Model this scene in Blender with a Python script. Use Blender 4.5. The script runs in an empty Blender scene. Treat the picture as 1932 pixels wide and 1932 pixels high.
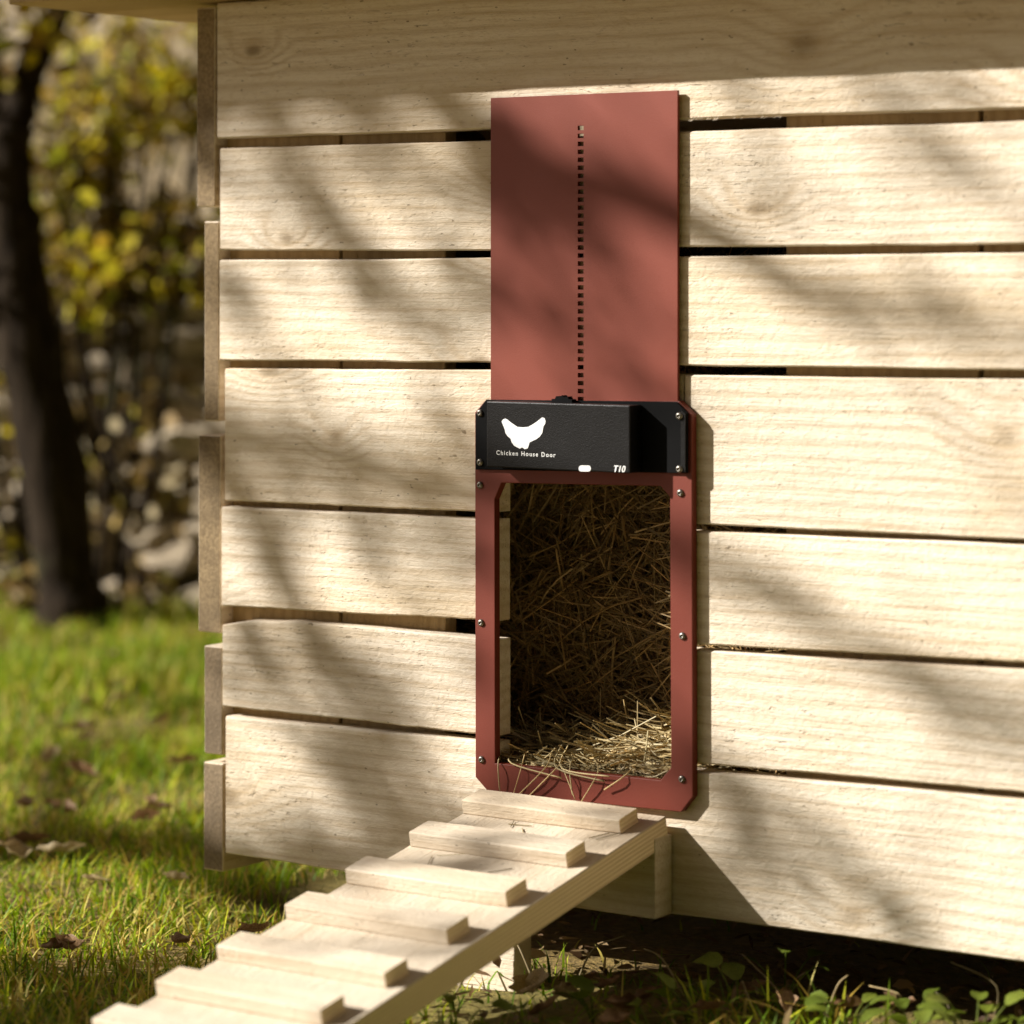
import bpy, bmesh, math, random
import numpy as np
from mathutils import Vector, Matrix, noise as mnoise

random.seed(7)
RNG = np.random.default_rng(7)
S = bpy.context.scene
COL = S.collection

# ------------------------------------------------------------------ camera
YAW = math.radians(35.0)
FPX = 5580.0            # focal length in units of a 1932 px wide picture
D0 = 3.0                # camera to the coop front along the optical axis
CAMZ = 0.69
HX, HY = 966.0, 520.0
sY, cY = math.sin(YAW), math.cos(YAW)
CAM = Vector((D0 * sY, -D0 * cY, CAMZ))
FWD = Vector((-sY, cY, 0)); RGT = Vector((cY, sY, 0)); UPV = Vector((0, 0, 1))
cam_d = bpy.data.cameras.new('camera'); cam = bpy.data.objects.new('camera', cam_d); COL.objects.link(cam)
cam.location = CAM; cam.rotation_euler = (math.pi / 2, 0, YAW)
cam_d.sensor_width = 36.0; cam_d.lens = 36.0 * FPX / 1932.0
cam_d.shift_y = -(966.0 - HY) / 1932.0
cam_d.clip_start = 0.05; cam_d.clip_end = 500
cam_d.dof.use_dof = True; cam_d.dof.focus_distance = 3.0; cam_d.dof.aperture_fstop = 3.4
cam_d.dof.aperture_blades = 0
S.camera = cam

# ------------------------------------------------------------------ light
SUN = Vector((1.35, 1.0, -1.0)).normalized()       # direction the light travels
w = bpy.data.worlds.new('World'); S.world = w; w.use_nodes = True
nt = w.node_tree
sky = nt.nodes.new('ShaderNodeTexSky'); sky.sky_type = 'NISHITA'; sky.sun_disc = False
sky.sun_elevation = math.asin(-SUN.z)
sky.sun_rotation = math.atan2(-SUN.x, -SUN.y)
sky.air_density = 0.0; sky.dust_density = 1.0; sky.ozone_density = 0.0
nt.nodes['Background'].inputs['Strength'].default_value = 0.05
nt.links.new(sky.outputs[0], nt.nodes['Background'].inputs['Color'])
ld = bpy.data.lights.new('sun', 'SUN'); ld.energy = 5.0; ld.angle = math.radians(0.6); ld.color = (1.0, 0.957, 0.905)
sun = bpy.data.objects.new('sun', ld); COL.objects.link(sun)
sun.rotation_euler = SUN.to_track_quat('-Z', 'Y').to_euler()
sun.location = (-6, -5, 6)
S.view_settings.view_transform = 'Standard'; S.view_settings.look = 'None'
S.view_settings.exposure = 0.97; S.view_settings.gamma = 1.0
S.view_settings.use_curve_mapping = False
S.render.engine = 'CYCLES'
S.cycles.use_denoising = True
S.cycles.max_bounces = 8; S.cycles.diffuse_bounces = 5

# ------------------------------------------------------------------ measuring helpers
def ray(px, py): return FWD + RGT * ((px - HX) / FPX) + UPV * ((HY - py) / FPX)
def on_y(px, py, y=0.0):
    d = ray(px, py); return CAM + d * ((y - CAM.y) / d.y)
def on_z(px, py, z=0.0):
    d = ray(px, py); return CAM + d * ((z - CAM.z) / d.z)
def at_depth(px, py, D): return CAM + ray(px, py) * D

# ------------------------------------------------------------------ object helpers
def tag(o, label=None, cat=None, group=None, kind=None):
    if label: o['label'] = label
    if cat: o['category'] = cat
    if group: o['group'] = group
    if kind: o['kind'] = kind
    return o
def thing(name, label, cat, loc=(0, 0, 0), group=None, rz=0.0):
    o = bpy.data.objects.new(name, None); COL.objects.link(o); o.location = loc
    o.rotation_euler = (0, 0, rz); o.empty_display_size = 0.05
    return tag(o, label, cat, group)
def link(name, me, mats, parent=None, loc=None, rot=None):
    o = bpy.data.objects.new(name, me); COL.objects.link(o)
    if mats is not None and len(me.materials) == 0:
        for m in (mats if isinstance(mats, (list, tuple)) else [mats]): me.materials.append(m)
    if loc is not None: o.location = loc
    if rot is not None: o.rotation_euler = rot
    if parent is not None:
        o.parent = parent
        o.matrix_parent_inverse = Matrix.Translation(parent.location).inverted() if parent.rotation_euler.z == 0 else Matrix()
    return o
def mesh(name, V, F, smooth=False):
    me = bpy.data.meshes.new(name); me.from_pydata([tuple(v) for v in V], [], F); me.update()
    if smooth: me.polygons.foreach_set('use_smooth', [True] * len(me.polygons))
    return me
def box_mesh(name, sx, sy, sz, bev=0.0, seg=2):
    bm = bmesh.new(); bmesh.ops.create_cube(bm, size=1.0)
    bmesh.ops.scale(bm, vec=(sx, sy, sz), verts=bm.verts)
    if bev: bmesh.ops.bevel(bm, geom=bm.edges[:], offset=bev, segments=seg, affect='EDGES', profile=0.6)
    me = bpy.data.meshes.new(name); bm.to_mesh(me); bm.free(); return me
def prism_mesh(name, outer, hole=None, y0=0.0, y1=0.01, bev=0.0):
    """flat plate in the XZ plane from polygon outlines, with a real opening"""
    bm = bmesh.new()
    def loop(pts):
        vs = [bm.verts.new((p[0], y0, p[1])) for p in pts]
        return [bm.edges.new((vs[i], vs[(i + 1) % len(vs)])) for i in range(len(vs))]
    es = loop(outer)
    if hole: es += loop(hole)
    bmesh.ops.triangle_fill(bm, use_beauty=True, use_dissolve=False, edges=es)
    r = bmesh.ops.extrude_face_region(bm, geom=bm.faces[:])
    for v in [g for g in r['geom'] if isinstance(g, bmesh.types.BMVert)]: v.co.y = y1
    bmesh.ops.recalc_face_normals(bm, faces=bm.faces)
    if bev:
        ee = [e for e in bm.edges if len(e.link_faces) == 2 and e.calc_face_angle(0) > 0.9 and abs(e.verts[0].co.y - e.verts[1].co.y) < 1e-6]
        bmesh.ops.bevel(bm, geom=ee, offset=bev, segments=2, affect='EDGES', profile=0.6)
    me = bpy.data.meshes.new(name); bm.to_mesh(me); bm.free(); return me
def tube_mesh(name, pts, rad, sides=8, rough=0.0, sd=0.0, caps=True):
    pts = [Vector(p) for p in pts]; V = []; F = []
    n = len(pts); up = Vector((0.13, 0.31, 0.94))
    for i, p in enumerate(pts):
        t = (pts[min(i + 1, n - 1)] - pts[max(i - 1, 0)]).normalized()
        a = t.cross(up)
        if a.length < 1e-3: a = t.cross(Vector((1, 0, 0)))
        a.normalize(); b = a.cross(t)
        for k in range(sides):
            q = 2 * math.pi * k / sides
            r = rad[i]
            dirv = a * math.cos(q) + b * math.sin(q)
            if rough: r *= 1 + rough * mnoise.noise((p + dirv * rad[i]) * (0.5 / max(rad[i], 1e-3)) + Vector((sd, sd, sd)))
            V.append(p + dirv * r)
    for i in range(n - 1):
        for k in range(sides):
            k2 = (k + 1) % sides
            F.append((i * sides + k, i * sides + k2, (i + 1) * sides + k2, (i + 1) * sides + k))
    if caps:
        F.append(tuple(range(sides))[::-1]); F.append(tuple((n - 1) * sides + k for k in range(sides)))
    return mesh(name, V, F, True)
def smooth_path(pts, sub=5, wob=0.0, sd=0.0):
    P = [Vector(p) for p in pts]; out = []
    for i in range(len(P) - 1):
        p0 = P[max(i - 1, 0)]; p1 = P[i]; p2 = P[i + 1]; p3 = P[min(i + 2, len(P) - 1)]
        for k in range(sub):
            t = k / sub
            q = 0.5 * ((2 * p1) + (p2 - p0) * t + (2 * p0 - 5 * p1 + 4 * p2 - p3) * t * t + (3 * p1 - p0 - 3 * p2 + p3) * t ** 3)
            out.append(q)
    out.append(P[-1])
    if wob:
        out = [q + mnoise.noise_vector(q * 4 + Vector((sd, 0, sd))) * wob for q in out]
    return out
def lerp_list(vals, n):
    return list(np.interp(np.linspace(0, 1, n), np.linspace(0, 1, len(vals)), vals))

# ------------------------------------------------------------------ materials
class NT:
    def __init__(self, name):
        self.m = bpy.data.materials.new(name); self.m.use_nodes = True
        self.t = self.m.node_tree; self.t.nodes.clear()
        self.out = self.t.nodes.new('ShaderNodeOutputMaterial')
        self.b = self.t.nodes.new('ShaderNodeBsdfPrincipled')
        self.t.links.new(self.b.outputs[0], self.out.inputs['Surface'])
    def n(self, kind, **kw):
        x = self.t.nodes.new(kind)
        for k, v in kw.items(): setattr(x, k, v)
        return x
    def set(self, sock, v):
        if hasattr(v, 'is_linked') or isinstance(v, bpy.types.NodeSocket): self.t.links.new(v, sock)
        else: sock.default_value = v
    def math(self, op, a, b=None, c=None, clamp=False):
        x = self.n('ShaderNodeMath', operation=op, use_clamp=clamp)
        self.set(x.inputs[0], a)
        if b is not None: self.set(x.inputs[1], b)
        if c is not None: self.set(x.inputs[2], c)
        return x.outputs[0]
    def vmath(self, op, a, b=None):
        x = self.n('ShaderNodeVectorMath', operation=op); self.set(x.inputs[0], a)
        if b is not None: self.set(x.inputs[1], b)
        return x.outputs[0]
    def noise(self, vec, scale=1.0, detail=3.0, rough=0.55, dist=0.0):
        x = self.n('ShaderNodeTexNoise'); self.set(x.inputs['Vector'], vec)
        x.inputs['Scale'].default_value = scale; x.inputs['Detail'].default_value = detail
        x.inputs['Roughness'].default_value = rough; x.inputs['Distortion'].default_value = dist
        return x.outputs['Fac']
    def rng(self, v, a, b, c=0.0, d=1.0, smooth=True):
        x = self.n('ShaderNodeMapRange'); x.interpolation_type = 'SMOOTHSTEP' if smooth else 'LINEAR'
        self.set(x.inputs[0], v)
        for i, q in zip((1, 2, 3, 4), (a, b, c, d)): self.set(x.inputs[i], q)
        return x.outputs[0]
    def mix(self, f, a, b, blend='MIX'):
        x = self.n('ShaderNodeMix', data_type='RGBA', blend_type=blend)
        self.set(x.inputs[0], f)
        self.set(x.inputs[6], a if not isinstance(a, tuple) else (*a, 1) if len(a) == 3 else a)
        self.set(x.inputs[7], b if not isinstance(b, tuple) else (*b, 1) if len(b) == 3 else b)
        return x.outputs[2]
    def col(self, v): self.set(self.b.inputs['Base Color'], (*v, 1) if isinstance(v, tuple) and len(v) == 3 else v)
    def rough(self, v): self.set(self.b.inputs['Roughness'], v)
    def bump(self, h, strength=0.5, dist=0.001):
        x = self.n('ShaderNodeBump'); x.inputs['Strength'].default_value = strength; x.inputs['Distance'].default_value = dist
        self.set(x.inputs['Height'], h); self.t.links.new(x.outputs[0], self.b.inputs['Normal'])
    def obj(self, rnd=True):
        tc = self.n('ShaderNodeTexCoord').outputs['Object']
        if not rnd: return tc
        oi = self.n('ShaderNodeObjectInfo').outputs['Random']
        off = self.n('ShaderNodeCombineXYZ')
        self.set(off.inputs[0], self.math('MULTIPLY', oi, 37.3)); self.set(off.inputs[1], self.math('MULTIPLY', oi, 11.7)); self.set(off.inputs[2], self.math('MULTIPLY', oi, 23.9))
        self.rand = oi
        return self.vmath('ADD', tc, off.outputs[0])
    def scl(self, v, s): return self.vmath('MULTIPLY', v, s)

def wood(name, light, dark, stain, ring=0.35, stain_amt=0.45, knot_rate=0.55, saw=1.0, rowscale=1.0, spec=0.25):
    m = NT(name); v = m.obj()
    sx = m.n('ShaderNodeSeparateXYZ'); m.set(sx.inputs[0], v)
    x, y, z = sx.outputs
    # knots: sparse cells in the face plane
    cb = m.n('ShaderNodeCombineXYZ'); m.set(cb.inputs[0], m.math('MULTIPLY', x, 3.4)); m.set(cb.inputs[1], m.math('MULTIPLY', z, 6.5))
    vo = m.n('ShaderNodeTexVoronoi', voronoi_dimensions='2D', feature='F1'); m.set(vo.inputs['Vector'], cb.outputs[0]); vo.inputs['Scale'].default_value = 1.0
    sc = m.n('ShaderNodeSeparateColor'); m.set(sc.inputs[0], vo.outputs['Color'])
    has = m.math('LESS_THAN', sc.outputs[0], knot_rate)
    ksz = m.math('MULTIPLY_ADD', sc.outputs[1], 0.7, 0.4)
    d = m.math('DIVIDE', vo.outputs['Distance'], ksz)
    wob = m.noise(m.scl(v, (30, 30, 30)), 1.0, 2.0)
    d2 = m.math('MULTIPLY_ADD', wob, 0.05, d)
    infl = m.math('MULTIPLY', has, m.rng(d2, 0.02, 0.42, 1.0, 0.0))
    core = m.math('MULTIPLY', has, m.rng(d2, 0.045, 0.115, 1.0, 0.0))
    halo = m.math('MULTIPLY', has, m.rng(d2, 0.07, 0.30, 1.0, 0.0))
    # one measured knot per plank, where the plank carries it (centre and size on the object)
    kp = m.n('ShaderNodeAttribute', attribute_type='OBJECT', attribute_name='knot_at').outputs['Vector']
    kz = m.n('ShaderNodeAttribute', attribute_type='OBJECT', attribute_name='knot_size').outputs['Fac']
    raw = m.n('ShaderNodeTexCoord').outputs['Object']
    dl = m.scl(m.vmath('SUBTRACT', raw, kp), (0.8, 0.0, 1.0))
    ln = m.n('ShaderNodeVectorMath', operation='LENGTH'); m.set(ln.inputs[0], dl)
    kd = m.math('MULTIPLY_ADD', m.math('SUBTRACT', wob, 0.5), 0.5, m.math('DIVIDE', ln.outputs['Value'], m.math('MAXIMUM', kz, 1e-4)))
    on = m.math('GREATER_THAN', kz, 0.0005)
    infl = m.math('MAXIMUM', infl, m.math('MULTIPLY', on, m.rng(kd, 0.1, 4.5, 0.7, 0.0)))
    core = m.math('MAXIMUM', core, m.math('MULTIPLY', on, m.rng(kd, 0.15, 1.0, 0.7, 0.0)))
    halo = m.math('MAXIMUM', halo, m.math('MULTIPLY', on, m.rng(kd, 0.6, 1.8, 1.0, 0.0)))
    # growth rings seen as long lines that swing round the knots
    warp = m.noise(m.scl(v, (1.6, 6, 6)), 1.0, 2.0)
    warp2 = m.noise(m.scl(v, (9, 40, 40)), 1.0, 2.0)
    g = m.math('ADD', m.math('MULTIPLY', z, 420.0 * rowscale), m.math('MULTIPLY', warp, 22.0))
    g = m.math('ADD', g, m.math('MULTIPLY', warp2, 2.2))
    g = m.math('ADD', g, m.math('MULTIPLY', infl, 16.0))
    rg = m.math('MULTIPLY_ADD', m.math('SINE', g), 0.5, 0.5)
    rg = m.math('POWER', rg, 2.2)
    fib = m.noise(m.scl(v, (11, 330, 330)), 1.0, 3.0, 0.65)
    fib2 = m.noise(m.scl(v, (45, 900, 900)), 1.0, 2.0, 0.6)
    mid = m.noise(m.scl(v, (5, 26, 26)), 1.0, 4.0, 0.6)
    low = m.noise(m.scl(v, (2.2, 5.5, 5.5)), 1.0, 3.0, 0.55, 0.6)
    fuzz = m.noise(m.scl(v, (110, 240, 240)), 1.0, 3.0, 0.7)
    cellt = m.math('ADD', m.noise(m.scl(v, (26, 34, 34)), 1.0, 2.0, 0.5), m.noise(m.scl(v, (95, 150, 150)), 1.0, 2.0, 0.5, 1.2))
    tear = m.math('MULTIPLY', m.rng(m.noise(m.scl(v, (70, 330, 330)), 1.0, 2.0, 0.6), 0.625, 0.72), m.rng(m.noise(m.scl(v, (4.3, 11, 11)), 1.0, 2.0), 0.46, 0.62))
    speck = m.rng(m.noise(m.scl(v, (120, 260, 260)), 1.0, 1.0, 0.4), 0.755, 0.785)
    c = m.mix(m.math('MULTIPLY', rg, m.math('MULTIPLY_ADD', mid, ring * 1.2, ring * 0.25)), light, dark)
    c = m.mix(m.math('MULTIPLY', m.rng(low, 0.42, 0.70), stain_amt), c, stain)
    c = m.mix(m.math('MULTIPLY', m.rng(fib, 0.46, 0.74), 0.34), c, dark)
    c = m.mix(m.math('MULTIPLY', m.rng(fuzz, 0.45, 0.8), 0.42 * saw), c, stain)
    c = m.mix(m.math('MULTIPLY', halo, 0.28), c, dark)
    c = m.mix(m.math('MULTIPLY', core, 0.62), c, tuple(q * 0.45 for q in dark))
    c = m.mix(m.math('MULTIPLY', tear, 0.27 * saw), c, tuple(q * 0.5 for q in dark))
    c = m.mix(m.math('MULTIPLY', speck, 0.6), c, tuple(q * 0.3 for q in dark))
    br = m.math('MULTIPLY_ADD', m.rand, 0.22, 0.86)
    hv = m.n('ShaderNodeHueSaturation'); m.set(hv.inputs['Color'], c); m.set(hv.inputs['Value'], br)
    m.col(hv.outputs[0])
    m.rough(0.78); m.b.inputs['Specular IOR Level'].default_value = spec
    h = m.math('MULTIPLY_ADD', fib, 0.9, m.math('MULTIPLY', fuzz, 0.9 * saw))
    h = m.math('SUBTRACT', h, m.math('MULTIPLY', rg, 0.25)); h = m.math('SUBTRACT', h, m.math('MULTIPLY', tear, 1.1 * saw))
    h = m.math('ADD', h, m.math('MULTIPLY', cellt, 0.9))
    h = m.math('ADD', h, m.math('MULTIPLY', fib2, 0.4))
    m.bump(h, 0.7, 0.0013)
    return m.m

def end_grain(name, a, b):
    m = NT(name); v = m.obj()
    n1 = m.noise(m.scl(v, (260, 260, 260)), 1.0, 3.0, 0.7); n2 = m.noise(m.scl(v, (14, 14, 14)), 1.0, 3.0)
    c = m.mix(m.rng(n1, 0.3, 0.7), a, b); c = m.mix(m.math('MULTIPLY', m.rng(n2, 0.35, 0.7), 0.55), c, tuple(q * 0.6 for q in b))
    m.col(c); m.rough(0.9); m.bump(n1, 0.7, 0.0015); return m.m

M = {}
M['board'] = wood('rough_sawn_spruce', (0.78, 0.685, 0.545), (0.41, 0.265, 0.11), (0.53, 0.395, 0.22), ring=0.34, knot_rate=0.28)
M['old'] = wood('brown_timber', (0.50, 0.36, 0.18), (0.28, 0.18, 0.07), (0.36, 0.25, 0.12))  # browner timber for the lining, floor, legs and roof
M['planed'] = wood('planed_pine', (0.68, 0.585, 0.45), (0.43, 0.31, 0.18), (0.53, 0.42, 0.28), ring=0.34, stain_amt=0.55, knot_rate=0.25, saw=0.25, rowscale=0.5)
M['end'] = end_grain('board_end_grain', (0.33, 0.24, 0.125), (0.19, 0.13, 0.065))
M['end_grey'] = end_grain('weathered_end_grain', (0.30, 0.22, 0.13), (0.18, 0.13, 0.075))

def ply():
    m = NT('plywood_edge'); v = m.obj()
    sx = m.n('ShaderNodeSeparateXYZ'); m.set(sx.inputs[0], v)
    lay = m.math('MULTIPLY_ADD', m.math('SINE', m.math('MULTIPLY', sx.outputs[2], 1500.0)), 0.5, 0.5)
    n1 = m.noise(m.scl(v, (60, 60, 700)), 1.0, 3.0, 0.6)
    c = m.mix(m.rng(lay, 0.2, 0.9), (0.72, 0.55, 0.33), (0.86, 0.70, 0.47)); c = m.mix(m.math('MULTIPLY', n1, 0.35), c, (0.56, 0.40, 0.21))
    m.col(c); m.rough(0.8); m.bump(m.math('ADD', lay, n1), 0.4, 0.001); return m.m
M['ply'] = ply()

def paint(name, c, rough=0.42, grain=0.3):
    m = NT(name); v = m.obj(False)
    n = m.noise(m.scl(v, (900, 900, 900)), 1.0, 2.0, 0.6); n2 = m.noise(m.scl(v, (9, 9, 9)), 1.0, 3.0)
    m.col(m.mix(m.math('MULTIPLY', n2, 0.35), c, tuple(q * 0.72 for q in c)))
    m.rough(m.math('MULTIPLY_ADD', n2, 0.16, rough - 0.08)); m.bump(n, grain, 0.0004); return m.m
M['red'] = paint('maroon_powder_coat', (0.158, 0.026, 0.012), 0.55)
M['redpanel'] = paint('sheen_tinted_maroon', (0.205, 0.043, 0.023), 0.5)  # lighter than the frame: the panel's sheen is put into its base colour
M['black'] = paint('black_powder_coat', (0.004, 0.0035, 0.003), 0.42, 0.7)
M['plate'] = paint('matt_black_plastic', (0.004, 0.004, 0.004), 0.75, 0.1)
for _k, _s in (('black', 0.22), ('plate', 0.08), ('red', 0.35), ('redpanel', 0.32)): M[_k].node_tree.nodes['Principled BSDF'].inputs['Specular IOR Level'].default_value = _s
M['white'] = paint('white_print', (0.85, 0.85, 0.82), 0.6, 0.0)
def metal():
    m = NT('screw_steel'); m.col((0.22, 0.20, 0.17)); m.b.inputs['Metallic'].default_value = 0.9; m.rough(0.38); return m.m
M['steel'] = metal()

def leafmat(name, cols, trans=0.45, attr=True, rough=0.6):
    """blade or leaf: colour per piece from a colour attribute, thin and translucent"""
    m = NT(name)
    a = m.n('ShaderNodeAttribute', attribute_name='tint').outputs['Color'] if attr else None
    if a is None:
        oi = m.n('ShaderNodeObjectInfo').outputs['Random']
        a = m.mix(oi, cols[0], cols[1])
        nz = m.noise(m.scl(m.n('ShaderNodeTexCoord').outputs['Object'], (45, 45, 45)), 1.0, 3.0)
        a = m.mix(m.rng(nz, 0.35, 0.7), a, tuple(q * 0.5 for q in cols[0]))
    m.col(a); m.rough(rough); m.b.inputs['Specular IOR Level'].default_value = 0.3
    tr = m.n('ShaderNodeBsdfTranslucent'); m.set(tr.inputs[0], a)
    mx = m.n('ShaderNodeMixShader'); mx.inputs[0].default_value = trans
    m.t.links.new(m.b.outputs[0], mx.inputs[1]); m.t.links.new(tr.outputs[0], mx.inputs[2]); m.t.links.new(mx.outputs[0], m.out.inputs['Surface'])
    return m.m
M['blade'] = leafmat('grass_blade', None, 0.4)
M['leaf'] = leafmat('tree_leaf', None, 0.4)
M['straw'] = leafmat('straw_stalk', None, 0.25, rough=0.5)
M['dead'] = leafmat('dead_leaf', ((0.22, 0.12, 0.05), (0.40, 0.25, 0.12)), 0.2, False)
M['deadpale'] = leafmat('pale_dead_leaf', ((0.42, 0.30, 0.14), (0.50, 0.40, 0.22)), 0.25, False)
M['weed'] = leafmat('weed_leaf', ((0.14, 0.20, 0.015), (0.24, 0.28, 0.03)), 0.35, False)

def soil():
    m = NT('turf_soil'); v = m.n('ShaderNodeTexCoord').outputs['Object']
    n1 = m.noise(v, 3.0, 5.0, 0.6); n2 = m.noise(m.scl(v, (1, 1, 1)), 90.0, 5.0, 0.75); n3 = m.noise(v, 0.7, 3.0)
    c = m.mix(m.rng(n2, 0.3, 0.7), (0.12, 0.075, 0.022), (0.34, 0.22, 0.06))
    c = m.mix(m.math('MULTIPLY', m.rng(n1, 0.35, 0.62), 0.6), c, (0.17, 0.16, 0.02))
    m.col(c); m.rough(0.95); m.bump(m.math('MULTIPLY_ADD', n1, 2.0, n2), 0.9, 0.012); return m.m
M['soil'] = soil()
def dry():
    m = NT('dry_hillside'); v = m.n('ShaderNodeTexCoord').outputs['Object']
    n1 = m.noise(v, 0.6, 5.0, 0.65); n2 = m.noise(v, 3.5, 4.0, 0.65)
    c = m.mix(m.rng(n1, 0.35, 0.65), (0.33, 0.265, 0.175), (0.22, 0.16, 0.08)); c = m.mix(m.math('MULTIPLY', m.rng(n2, 0.45, 0.7), 0.5), c, (0.20, 0.15, 0.06))
    m.col(c); m.rough(0.95); m.bump(n2, 0.8, 0.1); return m.m
M['dry'] = dry()
def stone():
    m = NT('limestone'); v = m.obj()
    n1 = m.noise(v, 14.0, 5.0, 0.65); n2 = m.noise(v, 4.0, 3.0)
    base = m.mix(m.rand, (0.54, 0.44, 0.30), (0.28, 0.21, 0.13))
    c = m.mix(m.rng(n1, 0.35, 0.7), base, (0.62, 0.52, 0.37)); c = m.mix(m.math('MULTIPLY', m.rng(n2, 0.5, 0.7), 0.6), c, (0.13, 0.10, 0.06))
    m.col(c); m.rough(0.9); m.bump(n1, 0.8, 0.02); return m.m
M['stone'] = stone()
def bark(name, a, b):
    m = NT(name); v = m.obj(False)
    n1 = m.noise(m.scl(v, (38, 38, 7)), 1.0, 4.0, 0.65); n2 = m.noise(v, 5.0, 3.0)
    c = m.mix(m.rng(n1, 0.35, 0.65), a, b); c = m.mix(m.math('MULTIPLY', m.rng(n2, 0.55, 0.75), 0.4), c, (0.10, 0.10, 0.05))
    m.col(c); m.rough(0.95); m.b.inputs['Specular IOR Level'].default_value = 0.08; m.bump(n1, 1.0, 0.01); return m.m
M['bark'] = bark('dark_bark', (0.016, 0.011, 0.007), (0.034, 0.024, 0.015))
M['bark2'] = bark('grey_bark', (0.07, 0.055, 0.04), (0.16, 0.13, 0.10))

# ================================================================== SETTING
def ground():
    V = []; F = []
    xs = np.concatenate([np.linspace(-90, -6, 22), np.linspace(-5.6, 3, 70), np.linspace(3.6, 90, 22)])
    ys = np.concatenate([np.linspace(-60, -4, 16), np.linspace(-3.7, 7, 86), np.linspace(7.6, 30, 14)])
    for yy in ys:
        for xx in xs:
            z = 0.018 * mnoise.noise(Vector((xx * 2.2, yy * 2.2, 0))) + 0.008 * mnoise.noise(Vector((xx * 9, yy * 9, 3)))
            V.append((xx, yy, z - 0.012))
    nx = len(xs)
    for j in range(len(ys) - 1):
        for i in range(nx - 1):
            a = j * nx + i; F.append((a, a + 1, a + nx + 1, a + nx))
    return tag(link('ground', mesh('ground', V, F, True), M['soil']), kind='structure')
GROUND = ground()

def hillside():
    V = []; F = []; nu, nv = 60, 26
    for j in range(nv):
        d = 9.0 + 70.0 * (j / (nv - 1)) ** 1.6
        for i in range(nu):
            u = -0.9 + 1.8 * i / (nu - 1)
            p = CAM + FWD * d + RGT * (u * d)
            h = -0.05 + (d - 9.0) * 0.30 + 0.5 * mnoise.noise(Vector((p.x * 0.16, p.y * 0.16, 1.7))) * min(1, (d - 9) / 6)
            V.append((p.x, p.y, h))
    for j in range(nv - 1):
        for i in range(nu - 1):
            a = j * nu + i; F.append((a, a + 1, a + nu + 1, a + nu))
    return tag(link('hillside', mesh('hillside', V, F, True), M['dry']), kind='structure')
hillside()

# ================================================================== CHICKEN COOP
coop = thing('chicken_coop', 'pale wooden chicken coop clad in rough horizontal boards with gaps', 'chicken coop', (0.1, 0.35, 0.0))

def board_obj(name, top, bot, y0, th, parent, mats=None, nseg=34, rough=0.0010, sd=0.0, bev=0.0016):
    """plank in the wall plane: top/bot are polylines [(X,Z)..]; jittered edges, eased arrises"""
    x0 = max(top[0][0], bot[0][0]); x1 = min(top[-1][0], bot[-1][0])
    xs = sorted(set(list(np.linspace(x0, x1, nseg)) + [p[0] for p in top if x0 < p[0] < x1]))
    tx, tz = zip(*top); bx, bz = zip(*bot)
    cx = (x0 + x1) / 2; cz = (tz[0] + bz[0] + tz[-1] + bz[-1]) / 4; cy = y0 + th / 2
    V = []; F = []
    for x in xs:
        zt = float(np.interp(x, tx, tz)) + rough * (mnoise.noise(Vector((x * 9, sd, 0.3))) + 0.6 * mnoise.noise(Vector((x * 55, sd, 4))))
        zb = float(np.interp(x, bx, bz)) + rough * (mnoise.noise(Vector((x * 9, sd, 7.3))) + 0.9 * mnoise.noise(Vector((x * 55, sd, 9))))
        dy = 0.0012 * mnoise.noise(Vector((x * 2.5, sd + 5, 2)))
        ya = y0 - cy + dy; yb = y0 + th - cy
        b = bev
        V += [(x - cx, ya, zb + b - cz), (x - cx, ya, zt - b - cz), (x - cx, ya + b, zt - cz), (x - cx, yb, zt - cz),
              (x - cx, yb, zb - cz), (x - cx, ya + b, zb - cz)]
    n = len(xs)
    for i in range(n - 1):
        for k in range(6):
            k2 = (k + 1) % 6; F.append((i * 6 + k, i * 6 + k2, (i + 1) * 6 + k2, (i + 1) * 6 + k))
    F.append(tuple(range(6))[::-1]); F.append(tuple((n - 1) * 6 + k for k in range(6)))
    me = mesh(name, V, F)
    me.materials.append(mats[0] if mats else M['board']); me.materials.append(mats[1] if mats else M['end'])
    me.polygons[len(F) - 1].material_index = 1; me.polygons[len(F) - 2].material_index = 1
    bm = bmesh.new(); bm.from_mesh(me); bmesh.ops.recalc_face_normals(bm, faces=bm.faces); bm.to_mesh(me); bm.free()
    return link(name, me, None, parent, (cx, cy, cz))

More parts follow.
